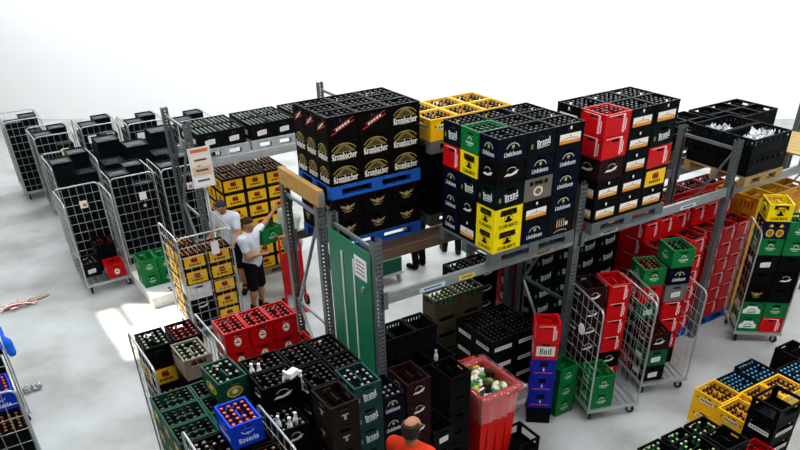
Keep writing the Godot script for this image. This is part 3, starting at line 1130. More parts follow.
func _ready():
	rng.seed = 7
	grain = noise_tex(0.02, Color(0.9, 0.9, 0.9), Color(1, 1, 1), 256, 5, 3)
	bold = SystemFont.new()
	bold.font_names = PackedStringArray(["Droid Sans"])
	bold.font_weight = 700
	serif = SystemFont.new()
	serif.font_names = PackedStringArray(["Droid Serif"])
	serif.font_weight = 700
	# ---- camera
	var c := Camera3D.new()
	c.name = "camera"
	var yaw := deg_to_rad(31.42286)
	var pitch := deg_to_rad(36.82191)
	var roll := deg_to_rad(-1.61579)
	var f := Vector3(sin(yaw) * cos(pitch), -sin(pitch), -cos(yaw) * cos(pitch))
	var r0 := Vector3(cos(yaw), 0, sin(yaw))
	var u0 := r0.cross(f)
	var r1 := r0 * cos(roll) + u0 * sin(roll)
	var u1 := u0 * cos(roll) - r0 * sin(roll)
	c.transform = Transform3D(Basis(r1, u1, -f), Vector3(0, 6, 0))
	c.projection = Camera3D.PROJECTION_FRUSTUM
	c.near = 0.1
	c.far = 200.0
	c.size = 0.1 * 450.0 / 734.636
	c.frustum_offset = Vector2(0, 0.1 * 194.0 / 734.636)
	add_child(c)
	c.current = true
	cam.xf = c.transform
	# ---- sky, sun, exposure
	var we := WorldEnvironment.new()
	we.name = "world"
	var env := Environment.new()
	env.background_mode = Environment.BG_COLOR
	env.background_color = Color("cfe0f0")
	env.tonemap_mode = Environment.TONE_MAPPER_LINEAR
	env.tonemap_exposure = 1.08
	env.sdfgi_enabled = true
	env.ssao_enabled = true
	env.ssil_enabled = true
	we.environment = env
	add_child(we)
	var sun_from := Vector3(-0.2, 1.0, -0.35).normalized()
	var sun := DirectionalLight3D.new()
	sun.name = "sun"
	sun.light_energy = 5.0
	sun.light_color = Color("fff3e0")
	sun.light_angular_distance = 1.0
	sun.shadow_enabled = true
	add_child(sun)
	sun.look_at_from_position(sun_from * 30.0, Vector3.ZERO)
	# ---- lamps under the roof, in rows along the hall
	var along := Vector3(0.795, 0, 0.606)
	var inward := Vector3(-0.606, 0, 0.795)
	var foot := Vector3(2.19, 0, -27.14)
	var hall_turn := -atan2(0.606, 0.795)
	for row in [[3.0, 42.0], [10.0, 21.0], [17.5, 29.0]]:
		for k in 5:
			var p: Vector3 = foot + inward * row[0] + along * (1.5 + 5.6 * k) + Vector3.UP * 8.7
			area_lamp(p, 4.0, 0.9, row[1] * (0.3 if row[0] == 10.0 and k < 2 else 1.0), hall_turn)
	# ---- the hall
	build_hall(along, inward, foot, hall_turn, sun_from)
	build_racks()
	build_left_cages()
	build_floor_stacks()
	build_right()
	build_people()
	build_small()
	set_crates()
	set_bottles()
	print("crates noted ", crate_jobs.size(), " counts ", counts, " bottles ", bottle_jobs.size())

func build_hall(along: Vector3, inward: Vector3, foot: Vector3, turn: float, sun_from: Vector3):
	var fm := StandardMaterial3D.new()
	fm.albedo_color = Color(0.74, 0.75, 0.74)
	fm.albedo_texture = noise_tex(0.006, Color(0.72, 0.71, 0.68), Color(0.96, 0.97, 0.98), 1024, 6, 11, Color(0.88, 0.88, 0.87))
	fm.roughness_texture = noise_tex(0.012, Color(0.6, 0.6, 0.6), Color(1, 1, 1), 512, 5, 12)
	fm.roughness = 0.55
	fm.uv1_triplanar = true
	fm.uv1_world_triplanar = true
	fm.uv1_scale = Vector3(0.11, 0.11, 0.11)
	fm.detail_enabled = true
	fm.detail_blend_mode = BaseMaterial3D.BLEND_MODE_MUL
	var wm := mat("f4f4f2", 0.85, 0.0, false)
	var mid := foot + along * 6.0 + inward * 16.0
	struct("floor", box_mesh(Vector3(46, 0.3, 36), Vector3(0, -0.15, 0)), fm, mid, turn)
	struct("wall_back", box_mesh(Vector3(46.6, 9.3, 0.3), Vector3(0, 4.65, -0.15)), wm, foot + along * 6.0, turn)
	struct("wall_front", box_mesh(Vector3(46.6, 9.3, 0.3), Vector3(0, 4.65, 0.15)), wm, foot + along * 6.0 + inward * 33.0, turn)
	struct("wall_left", box_mesh(Vector3(0.3, 9.3, 33.6), Vector3(-0.15, 4.65, 0)), wm, foot + along * -17.0 + inward * 16.5, turn)
	struct("wall_right", box_mesh(Vector3(0.3, 9.3, 33.6), Vector3(0.15, 4.65, 0)), wm, foot + along * 29.0 + inward * 16.5, turn)
	# roof with one skylight opening, where the sun comes through on to the aisle
	var roof := CSGBox3D.new()
	roof.name = "ceiling"
	roof.size = Vector3(46.6, 0.3, 34)
	roof.material = mat("dcdcd8", 0.8)
	add_child(roof)
	roof.position = foot + along * 6.0 + inward * 16.5 + Vector3.UP * 9.15
	roof.rotation.y = turn
	roof.set_meta("kind", "structure")
	var hole := CSGBox3D.new()
	hole.name = "skylight_opening"
	hole.operation = CSGShape3D.OPERATION_SUBTRACTION
	hole.size = Vector3(1.7, 1.0, 2.05)
	roof.add_child(hole)
	var spot := Vector3(2.32, 0, -11.45) + sun_from * (9.15 / sun_from.y)
	hole.global_transform = Transform3D(Basis.IDENTITY, spot)
	var bars := MB.new()
	bars.cbox(Vector3(-0.5, 0, -0.55), Vector3(0.12, 0.08, 0.9))
	bars.cbox(Vector3(0, 0, -1.0), Vector3(1.7, 0.08, 0.06))
	struct("window_1", bars.done(null), mat("8a8f90", 0.5, 0.3), spot + Vector3(0, 0.2, 0))

# ------------------------------------------------------------------ racks and what stands on them
var Z1 := -6.11
var Z2 := -7.04
var Z3 := -7.29
var Z4 := -8.2

func build_racks():
	rack_frame(3.5, Z1, Z2, 3.0, "grey upright rack frame beside the green end panel")
	rack_frame(3.47, Z3, Z4, 3.0, "grey upright rack frame carrying the tan board on top")
	rack_frame(6.33, Z1, Z2, 3.0, "grey rack frame between the two grey plastic pallets")
	rack_frame(6.33, Z3, Z4, 3.0, "grey rack frame behind the yellow face crates, back row")
	rack_frame(9.16, Z1, Z2, 3.0, "grey rack frame with crossed braces before the black crates on wood")
	rack_frame(9.16, Z3, Z4, 3.0, "grey rack frame at the back of the red floor stacks")
	rack_frame(12.0, Z1, Z2, 3.0, "far grey rack frame past the yellow and red crates")
	rack_frame(3.42, -11.6, -12.65, 3.0, "grey rack frame with the paper sign across the aisle")
	rack_frame(6.25, -11.6, -12.65, 3.0, "grey rack frame hidden behind the gold arch crates")
	beam(3.56, 6.27, Z1 + 0.03, "long grey beam with yellow and blue labels beside green panel", "8f9694", [[-0.75, 0.34, "c8d2dc", "3a5a9a"], [-0.28, 0.22, "e2c23a", "6a5a20"], [0.85, 0.3, "b8a27a", "4a4034"]])
	beam(6.39, 9.1, Z1 + 0.03, "grey beam carrying the white and orange label crates", "8f9694", [[-0.9, 0.3, "cfcabc", "4a4a4a"], [0.55, 0.3, "cfd4d4", "4a4a4a"]])
	beam(9.22, 11.94, Z1 + 0.03, "grey beam under the pallet of black slotted crates", "8f9694")
	beam(3.56, 6.27, Z2, "brown beam behind the long labelled beam", "6f5644")
	beam(6.39, 9.1, Z2, "rear grey beam under the white and orange label crates", "6d7371")
	beam(9.22, 11.94, Z2, "rear grey beam under the black slotted crates", "6d7371")
	beam(3.53, 6.27, Z3, "front grey beam under the lower blue pallet", "6b5546")
	beam(3.53, 6.27, Z4, "rear grey beam under the lower blue pallet", "6b5546")
	beam(6.39, 9.1, Z3, "dark grey front beam of the back row, second bay", "5c605f")
	beam(6.39, 9.1, Z4, "dark grey rear beam of the back row, second bay", "5c605f")
	beam(9.22, 11.94, Z3, "dark grey front beam of the back row, third bay", "5c605f")
	beam(9.22, 11.94, Z4, "dark grey rear beam of the back row, third bay", "5c605f")
	beam(3.48, 6.19, -11.57, "front pale beam above the yellow panel crates", "b4b8b6")
	beam(3.48, 6.19, -12.65, "rear pale beam above the yellow panel crates", "b4b8b6")
	# the board that lies on the frame tops
	var bd := thing("wooden_board", "tan wooden board lying on top of the rack frame", "board", Vector3(3.47, 3.0, (Z3 + Z4) / 2), 0, "")
	part("plank", box_mesh(Vector3(0.07, 0.19, 1.04), Vector3(0, 0.095, 0)), bd, mat("b98d50", 0.7))
	part("end_plate", box_mesh(Vector3(0.075, 0.12, 0.02), Vector3(0, 0.1, 0.53)), bd, mat("8a8f8c", 0.4, 0.5))
	# back row, first bay: two blue pallets, one on the other's load
	pallet(3.63, -7.28, 2.38, 1.2, 0.83, "1d4f9c", "blue pallet under the crates with gold wing emblems")
	block(3.63, -7.28, 2.38 + BOARD_H, 3, 3, 2, 0.4, 0.275, same("wing"), "lower blue pallet", "wing emblem crates")
	var y2 := 2.38 + BOARD_H + 2 * LAYER
	pallet(3.63, -7.28, y2, 1.2, 0.83, "1d5cb4", "bright blue pallet under the crates with gold arches")
	block(3.63, -7.28, y2 + BOARD_H, 3, 3, 3, 0.4, 0.275, func(ix, _iz, l): return "gold" if l < 2 or (l == 2 and ix == 2) else "stripe", "upper blue pallet", "gold arch crates")
	# its neighbour, mostly hidden
	pallet(5.0, -7.32, 2.38, 1.2, 0.8, "4a4a48", "dark pallet behind the yellow face crates, lower one")
	block(5.0, -7.32, 2.38 + BOARD_H, 3, 2, 3, 0.4, 0.4, same("black"), "dark pallet behind", "plain black crates in the back row")
	pallet(5.0, -7.32, 2.38 + BOARD_H + 3 * LAYER, 1.2, 0.8, "77736a", "worn grey wooden pallet under a yellow crate")
	block(5.0, -7.32, 2.38 + 2 * BOARD_H + 3 * LAYER, 3, 2, 1, 0.4, 0.4, same("yellow"), "worn grey pallet", "yellow crates high in the back row")
	# front row, first bay: the mixed stack on grey plastic
	pallet(4.9, -5.96, 2.38, 1.24, 1.02, "5d6364", "grey plastic pallet under the yellow face crates", 0.5)
	var front := [["mate", "mate", "script", "swash", "arch", "black"], ["arch", "amber", "grey", "arch", "script", "arch"], ["bottles", "arch", "arch", "arch", "amber", "maroon"]]
	var left := [front[0], ["amber", "swash", "script", "mate", "green", "script"], ["arch", "arch", "arch", "jup", "script", "mate"]]
	block(4.92, -5.97, 2.38 + BOARD_H, 3, 3, 5, 0.4, 0.33, func(ix, iz, l): return front[ix][l] if iz == 0 else left[iz][l] if ix == 0 else "black", "mixed pallet stack", "mixed crates on the grey pallet")
	# front row, second bay
	pallet(6.43, -5.96, 2.38, 1.24, 1.0, "5d6364", "grey plastic pallet under the white and orange labels", 0.5)
	var two := [["amber", "amber", "maroon", "jup", "jup", "black"], ["amber", "amber", "amber", "amber", "amber", "amber"], ["amber", "lion", "jup", "script", "amber", "amber"]]
	block(6.43, -5.97, 2.38 + BOARD_H, 3, 2, 5, 0.4, 0.4, func(ix, iz, l): return two[ix][l] if iz == 0 else "amber", "right pallet stack", "orange label crates")
	# third bay: slotted black crates on a wooden pallet
	pallet(9.25, -5.94, 2.38, 0.82, 1.04, "a98a58", "pale wooden pallet under the black slotted crates")
	for l in 2:
		for iz in 2:
			crate("tray", Vector3(9.66, 2.38 + BOARD_H + l * LAYER, -6.2 - 0.52 * iz), 0.8, 0.5, 0, "black slotted crate, %s layer, %s row on the pale wooden pallet" % [["bottom", "top"][l], ["front", "back"][iz]], "slotted crates on the wooden pallet", "empty" if l == 1 else "", true, "slotted_crate")
	pallet(10.7, -6.0, 2.38, 1.0, 0.95, "b39862", "empty pale wooden pallet at the far right of the beam")
	# back row, second and third bays
	pallet(6.45, -7.32, 2.38, 1.2, 0.8, "4a4a48", "dark pallet behind the white and orange labels, left one")
	block(6.45, -7.32, 2.38 + BOARD_H, 3, 2, 2, 0.4, 0.4, same("arch"), "back row left", "navy crates in the back row", "empty")
	pallet(7.8, -7.32, 2.38, 1.2, 0.8, "4a4a48", "dark pallet behind the white and orange labels, right one")
	block(7.8, -7.32, 2.38 + BOARD_H, 3, 2, 2, 0.4, 0.4, func(_a, _b, l): return "disc" if l == 0 else "black", "back row right", "black and red crates in the back row", "empty")
	for k in 2:
		pallet(9.3 + 1.3 * k, -7.32, 2.38, 1.2, 0.8, "6a5a40", "brown pallet under black stock, third bay, %s" % ["left", "right"][k])
		block(9.3 + 1.3 * k, -7.32, 2.38 + BOARD_H, 3, 2, 1, 0.4, 0.4, same("black"), "third bay %s" % ["left", "right"][k], "black crates in the third bay", "empty")
	block(6.5, -7.4, 0, 6, 1, 7, 0.42, 0.4, same("disc"), "red back wall", "red crates on the back row floor")
	block(9.35, -7.4, 0, 4, 1, 7, 0.42, 0.4, same("disc"), "far red wall", "red crates on the far back row floor")
	# across the aisle: pale stock on the far rack
	for k in 3:
		pallet(3.55 + 0.88 * k, -11.6, 2.38, 0.84, 1.0, "a9adad", "pale grey pallet, %s from the sign on the far rack" % ORD[k])
		block(3.57 + 0.88 * k, -11.65, 2.38 + BOARD_H, 2, 2, 1, 0.4, 0.45, same("blackcard"), "%s pale pallet" % ORD[k], "white card crates on the far rack", "mixed")

# ------------------------------------------------------------------ roll cages on the left
func black_cargo(cg: Node3D, w: float, d: float, layers: int, where: String, cards := false):
	for ix in 2:
		for iz in 2:
			var n := layers - (1 if (ix + iz) % 2 == 1 else 0)
			for l in n:
				var p := cg.transform * Vector3((ix - 0.5) * w, 0.196 + l * LAYER, (0.5 - iz) * d)
				var lay: String = "topmost" if l == n - 1 else "lowest" if l == 0 else ORD[l]
				crate("tray", p, w - 0.01, d - 0.01, rad_to_deg(cg.rotation.y), "black slotted crate, %s, %s %s in %s" % [lay, ["front", "back"][iz], ["left", "right"][ix], where], "slotted crates in roll cages", "lid" if l == n - 1 else "", true, "slotted_crate")

func build_left_cages():
	var white := [[0.05, 1.16, 0.13, 0.13, "e4e2da", "c8643a"]]
	var g := cage(1.95, -13.5, 0.8, 0.9, 1.66, 0, "LRB", "roll cage with open front, red crate on its deck", white)
	put_in(g, -0.205, -0.1, 0.34, 0.4, ["blackcard"], "left on the open cage deck", "crates in the open cage", "few mixed", "the black crate left on the open cage deck")
	put_in(g, 0.17, 0.22, 0.32, 0.34, ["disc"], "right on the open cage deck", "crates in the open cage", "", "")
	put_in(g, 0.15, -0.2, 0.36, 0.36, ["black", "black"], "behind the red crate in open cage", "crates in the open cage", "few red", "the black crate behind the red one")
	g = cage(2.1, -14.85, 0.82, 0.95, 1.9, 0, "LRB", "roll cage full of black crates behind the open cage")
	black_cargo(g, 0.37, 0.42, 7, "cage behind open one")
	g = cage(2.93, -14.35, 0.82, 0.9, 1.66, 0, "LRF", "roll cage with mesh front and one white card", [[0.12, 1.1, 0.13, 0.14, "ebe9e4"], [0.12, 0.92, 0.05, 0.04, "d0d0cc"]])
	black_cargo(g, 0.37, 0.4, 6, "white card cage")
	g = cage(3.84, -14.3, 0.8, 0.9, 1.66, 0, "LRF", "roll cage with mesh front and a white and red card", [[0.1, 1.12, 0.12, 0.13, "e6e0da", "c86a5a"]])
	black_cargo(g, 0.37, 0.4, 6, "red card cage")
	g = cage(1.95, -19.3, 0.8, 0.9, 1.75, 0, "LRBF", "farthest left roll cage with two small white tags", [[0.1, 0.6, 0.06, 0.05, "d8d8d4"], [0.1, 0.45, 0.06, 0.05, "d8d8d4"]])
	black_cargo(g, 0.37, 0.4, 6, "farthest left cage")
	g = cage(2.3, -17.9, 0.82, 0.9, 1.68, 0, "LRBF", "roll cage with a cream card near the far left", [[0.15, 1.15, 0.16, 0.14, "e6d6a0"]])
	black_cargo(g, 0.37, 0.4, 6, "cream card cage")
	g = cage(3.3, -18.1, 0.82, 0.9, 1.68, 0, "LRF", "roll cage with three pale cards in the back row", [[-0.2, 1.25, 0.18, 0.16, "dfe4e6"], [0.2, 1.25, 0.16, 0.13, "dfe4e6"], [0.05, 1.0, 0.14, 0.1, "dfe4e6"]])
	black_cargo(g, 0.37, 0.4, 6, "three card cage")
	g = cage(4.2, -17.7, 0.82, 0.9, 1.68, 0, "LRF", "roll cage with two pale cards in the back row", [[-0.15, 1.25, 0.16, 0.13, "dfe4e6"], [0.2, 1.25, 0.16, 0.13, "d8dde0"]])
	black_cargo(g, 0.37, 0.4, 6, "two card cage")
	g = cage(5.15, -17.2, 0.82, 0.9, 1.68, 0, "LRF", "roll cage with one pale card behind the sign post", [[0.1, 1.2, 0.16, 0.13, "dfe4e6"]])
	black_cargo(g, 0.37, 0.4, 6, "pale card cage")
	# loose black crates between the cages
	for k in 3:
		column(3.0 + 0.5 * k, -15.6, 0, 0.44, 0.5, 0, ["tray", "tray", "tray", "tray", "tray", "tray", "tray"].slice(0, 6 + k % 2), "%s loose stack behind mesh cages" % ORD[k], "loose slotted stacks", "lid", "slotted_crate")
		column(3.1 + 0.55 * k, -16.3, 0, 0.46, 0.5, 0, ["tray", "tray", "tray", "tray", "tray", "tray", "tray"].slice(0, 7 - k % 2), "%s far stack before back cages" % ORD[k], "loose slotted stacks", "lid", "slotted_crate")
	# green crates on the white carton
	var ct := thing("carton", "white carton with rows of dark printed marks under green crates", "box", Vector3(2.79, 0, -12.55), 0, "")
	part("carton_body", box_mesh(Vector3(0.86, 0.2, 1.26), Vector3(0, 0.1, 0)), ct, mat("e8e6e2", 0.7))
	var pr := MB.new()
	for i in 5:
		for k in 2:
			pr.cbox(Vector3(-0.05 + i * 0.09, 0.2015, 0.42 + k * 0.1), Vector3(0.05, 0.002, 0.06))
	part("printed_marks", pr.done(null), ct, mat("4a1c1c", 0.7, 0.0, false))
	var fr := MB.new()
	for i in 2:
		fr.cbox(Vector3(0.08 + i * 0.16, 0.11, 0.631), Vector3(0.1, 0.07, 0.002))
	part("printed_marks", fr.done(null), ct, mat("1c1c1e", 0.7, 0.0, false))
	block(2.39, -12.34, 0.2, 2, 1, 2, 0.3, 0.42, same("green"), "white carton", "green crates on the carton", "empty")
	# the cage with yellow panels
	g = cage(3.02, -10.85, 0.86, 0.88, 1.72, 0, "LRF", "roll cage full of yellow panel crates beside the workers", [[0.14, 1.3, 0.12, 0.2, "e8e6e0"]])
	put_in(g, -0.2, 0.21, 0.37, 0.38, ["black", "swash", "white", "lion", "lion"], "in left column of yellow cage", "crates in the yellow cage", "brown", "the top left crate of the yellow cage")
	put_in(g, 0.2, 0.21, 0.37, 0.38, ["lion", "lion", "lion", "lion", "lion"], "in right column of yellow cage", "crates in the yellow cage", "brown", "the top right crate of the yellow cage")
	put_in(g, -0.2, -0.2, 0.37, 0.38, ["lion", "lion", "lion", "lion", "lion"], "in rear left of yellow cage", "crates in the yellow cage", "brown", "the rear left crate of the yellow cage")
	put_in(g, 0.2, -0.2, 0.37, 0.38, ["lion", "lion", "lion", "lion"], "in rear right of yellow cage", "crates in the yellow cage", "brown", "the rear right crate of the yellow cage")
	# the pallet of yellow panel crates across the aisle
	pallet(3.95, -12.0, 0, 1.2, 0.86, "a08a60", "wooden pallet under the yellow panel crates, far rack")
	block(3.95, -12.0, BOARD_H, 3, 2, 7, 0.4, 0.42, same("lion"), "far rack pallet", "yellow panel crates under the far rack", "brown")
	# lower left edge
	g = cage(-0.46, -8.1, 0.76, 0.9, 1.68, 0, "LRBF", "roll cage with a blue crate at the lower left")
	put_in(g, 0.17, -0.21, 0.34, 0.4, ["green", "black", "black", "black", "blueb"], "back right of lower left cage", "crates in the lower left cage", "orange", "the blue crate in the lower left cage")
	put_in(g, -0.18, -0.21, 0.34, 0.4, ["black", "black", "black", "blueb", "blueb"], "back left of lower left cage", "crates in the lower left cage", "orange", "the other blue crate in that cage")
	put_in(g, 0.17, 0.21, 0.34, 0.4, ["green", "green", "black", "black"], "front right of lower left cage", "crates in the lower left cage", "brown", "the front right crate of that cage")
	put_in(g, -0.18, 0.21, 0.34, 0.4, ["green", "black", "black"], "front left of lower left cage", "crates in the lower left cage", "mixed", "the front left crate of that cage")
	g = cage(-0.42, -10.05, 0.76, 0.9, 1.3, 0, "LRB", "roll cage with a blue jacket over its load")
	put_in(g, 0.17, 0.1, 0.34, 0.4, ["black", "black", "black", "black"], "right under the blue jacket", "crates under the jacket", "")
	put_in(g, -0.18, 0.1, 0.34, 0.4, ["black", "black", "black", "black"], "left under the blue jacket", "crates under the jacket", "")

# ------------------------------------------------------------------ stacks standing in the foreground
func build_floor_stacks():
	pallet(1.0, -5.47, 0, 0.82, 0.92, "8d7448", "wooden pallet under the bottle green crates")
	block(1.0, -5.47, BOARD_H, 2, 3, 7, 0.4, 0.3, same("bottlegreen"), "green floor stack", "bottle green crates on their pallet")
	crate("bottlegreen", Vector3(1.69, BOARD_H + 7 * LAYER, -6.03), 0.31, 0.42, 4, "bottle green crate standing loose on top of the green stack", "", "few silver", true, "", 0.0, "the loose green crate on top")
	# cage in front of it with the blue crate on top
	var g := cage(1.4, -4.98, 0.74, 0.86, 2.1, 0, "LR", "roll cage at the bottom edge carrying the blue crate")
	put_in(g, -0.17, 0.21, 0.33, 0.4, ["black", "black", "black", "black", "black", "black", "umber"], "front left in blue crate cage", "crates below the blue crate", "silver", "the front left crate below the blue one")
	put_in(g, 0.17, 0.21, 0.33, 0.4, ["black", "black", "black", "black", "black", "black", "lion"], "front right in blue crate cage", "crates below the blue crate", "brown", "the yellow panel crate below the blue one")
	put_in(g, -0.17, -0.21, 0.33, 0.4, ["black", "black", "black", "black", "black", "black", "umber"], "back left in blue crate cage", "crates below the blue crate", "silver", "the back left crate below the blue one")
	put_in(g, 0.17, -0.21, 0.33, 0.4, ["black", "black", "black", "black", "black", "black", "black"], "back right in blue crate cage", "crates below the blue crate", "")
	crate("blueb", Vector3(1.52, 0.196 + 7 * LAYER, -5.24), 0.3, 0.39, 0, "bright blue crate of orange capped bottles on the bottom edge cage", "", "orange", true, "", 0.0, "the bright blue crate")
	# taupe crate cage
	g = cage(1.55, -7.16, 0.78, 0.98, 1.98, 0, "LR", "roll cage with the taupe crate by the bright floor patch")
	put_in(g, 0.09, 0.22, 0.31, 0.42, ["black", "black", "black", "black", "black", "black", "taupe"], "front right in taupe crate cage", "crates in the taupe cage", "mixed", "the taupe brown crate")
	put_in(g, -0.22, 0.22, 0.3, 0.42, ["black", "black", "black", "black", "swash"], "front left in taupe crate cage", "crates in the taupe cage", "brown", "the front left crate by the taupe one")
	put_in(g, -0.18, -0.24, 0.31, 0.4, ["black", "black", "black", "black", "black", "lion", "black"], "back left in taupe crate cage", "crates in the taupe cage", "mixed", "the back left crate by the taupe one")
	put_in(g, 0.16, -0.24, 0.31, 0.4, ["black", "black", "black", "black", "black", "black", "black"], "back right in taupe crate cage", "crates in the taupe cage", "red", "the back right crate by the taupe one")
	# red stack with round emblems
	pallet(2.05, -7.08, 0, 0.96, 0.86, "8d7448", "wooden pallet under the red round emblem crates")
	block(2.07, -7.1, BOARD_H, 3, 1, 7, 0.3, 0.4, same("disc"), "red stack behind black crates", "red round emblem crates", "red")
	column(3.15, -7.55, 0, 0.3, 0.4, 0, ["disc", "disc", "disc", "disc", "disc"], "in low red stack by rack frame", "low red stack", "red", "", "the low red stack by the rack frame")
	# the black bottle crates
	pallet(1.84, -5.1, 0, 1.06, 1.0, "8d7448", "wooden pallet under the black crates in the middle")
	var B := BOARD_H
	var black8 := ["black", "black", "black", "black", "black", "swash", "swash", "swash"]
	column(2.07, -5.95, B, 0.4, 0.3, 0, black8, "in rear left black stack", "black crates before the red stack", "dark", "", "the rear left black stack")
	column(2.43, -5.88, B, 0.3, 0.4, 0, black8, "in rear middle black stack", "black crates before the red stack", "dark", "", "the rear middle black stack")
	column(2.74, -5.88, B, 0.3, 0.4, 0, black8, "in rear right black stack", "black crates before the red stack", "dark", "", "the rear right black stack")
	column(2.06, -5.64, B, 0.4, 0.3, 0, black8, "in black stack with white bottles", "black crates before the red stack", "dark", "", "the black stack with white bottles")
	column(1.99, -5.3, B, 0.3, 0.36, 0, black8.slice(1), "in low black stack near blue crate", "black crates before the red stack", "few silver", "", "the low black stack near the blue crate")
	column(2.42, -5.46, B, 0.3, 0.4, 0, black8, "in black stack behind umber crate", "black crates before the red stack", "dark", "", "the black stack behind the umber crate")
	column(2.74, -5.55, B, 0.3, 0.25, 0, black8, "in black stack behind teal crates", "black crates before the red stack", "dark", "", "the black stack behind the teal crates")
	column(2.39, -5.06, B, 0.3, 0.38, 0, ["umber", "umber", "umber", "umber", "umber", "umber", "umber", "umber"], "in the umber stack", "umber crates", "empty")
	column(2.73, -5.22, B, 0.3, 0.4, 0, ["teal", "teal", "teal", "teal", "teal", "teal", "teal", "teal"], "in teal stack by green panel", "teal crates", "few silver", "", "the teal stack by the green panel")
	column(3.11, -5.42, 0, 0.29, 0.4, 0, ["arch", "arch", "arch", "arch", "arch", "arch", "arch"], "in navy stack beside teal crates", "navy crates by the man", "few silver", "", "the navy stack beside the teal crates")
	column(3.48, -5.49, 0, 0.3, 0.4, 0, ["maroon", "maroon", "maroon", "maroon", "maroon", "maroon", "maroon"], "in maroon stack behind bald man", "maroon crates by the man", "empty")
	column(3.79, -5.46, 0, 0.29, 0.38, 0, ["black", "black", "black", "blackcard"], "in low stack beside maroon crates", "low black stack", "empty")
	column(4.13, -5.64, 0, 0.3, 0.4, 0, ["black", "black", "black", "black", "black", "black"], "in black stack beside red bin", "black crates by the bin", "empty")
	# under the first bay
	for ix in 3:
		for iz in 2:
			column(3.8 + 0.31 * ix, -6.32 - 0.4 * iz, 0, 0.3, 0.38, 0, ["tray", "tray", "tray", "tray", "tray"] if iz == 0 else ["tray", "tray", "tray", "tray", "tray", "tray"], "in %s slotted stack, %s row, by green panel" % [ORD[ix], ["front", "back"][iz]], "slotted crates under the rack", "empty" if ix < 2 or iz > 0 else "rare white", "slotted_crate", "the slotted crate under the labelled beam")
	block(4.87, -7.02, 0, 2, 1, 6, 0.4, 0.3, same("brown"), "olive stack under rack", "olive brown crates", "greens")
	block(5.1, -6.1, 0, 2, 2, 5, 0.39, 0.38, same("bar"), "white bar stack", "white bar label crates")
	# back row floor, behind
	block(5.6, -7.5, 0, 2, 1, 6, 0.35, 0.4, same("swash"), "stack under back row", "swash crates under the back row")
	block(6.5, -6.95, 0, 4, 1, 7, 0.4, 0.3, same("script"), "dark green floor wall", "white script crates on the floor")
	# blue and red stack, green stack
	var t := -38.0
	column(5.755, -5.845, 0, 0.31, 0.3, t, ["tray", "drop", "drop", "drop", "plate"], "in blue stack beside red bin", "blue floor stack", "")
	crate("jup", Vector3(5.755, 5 * LAYER, -5.845), 0.31, 0.3, t + 4, "empty red crate with white hooked stroke on the blue stack", "", "empty")
	column(6.095, -5.84, 0, 0.31, 0.3, 0, ["green", "green", "green"], "in three crate stack beside blue one", "green floor stack", "empty")
	crate("black", Vector3(5.11, 0, -5.46), 0.33, 0.4, 0, "single empty black crate alone on the grey floor", "", "", false, "frame_crate")

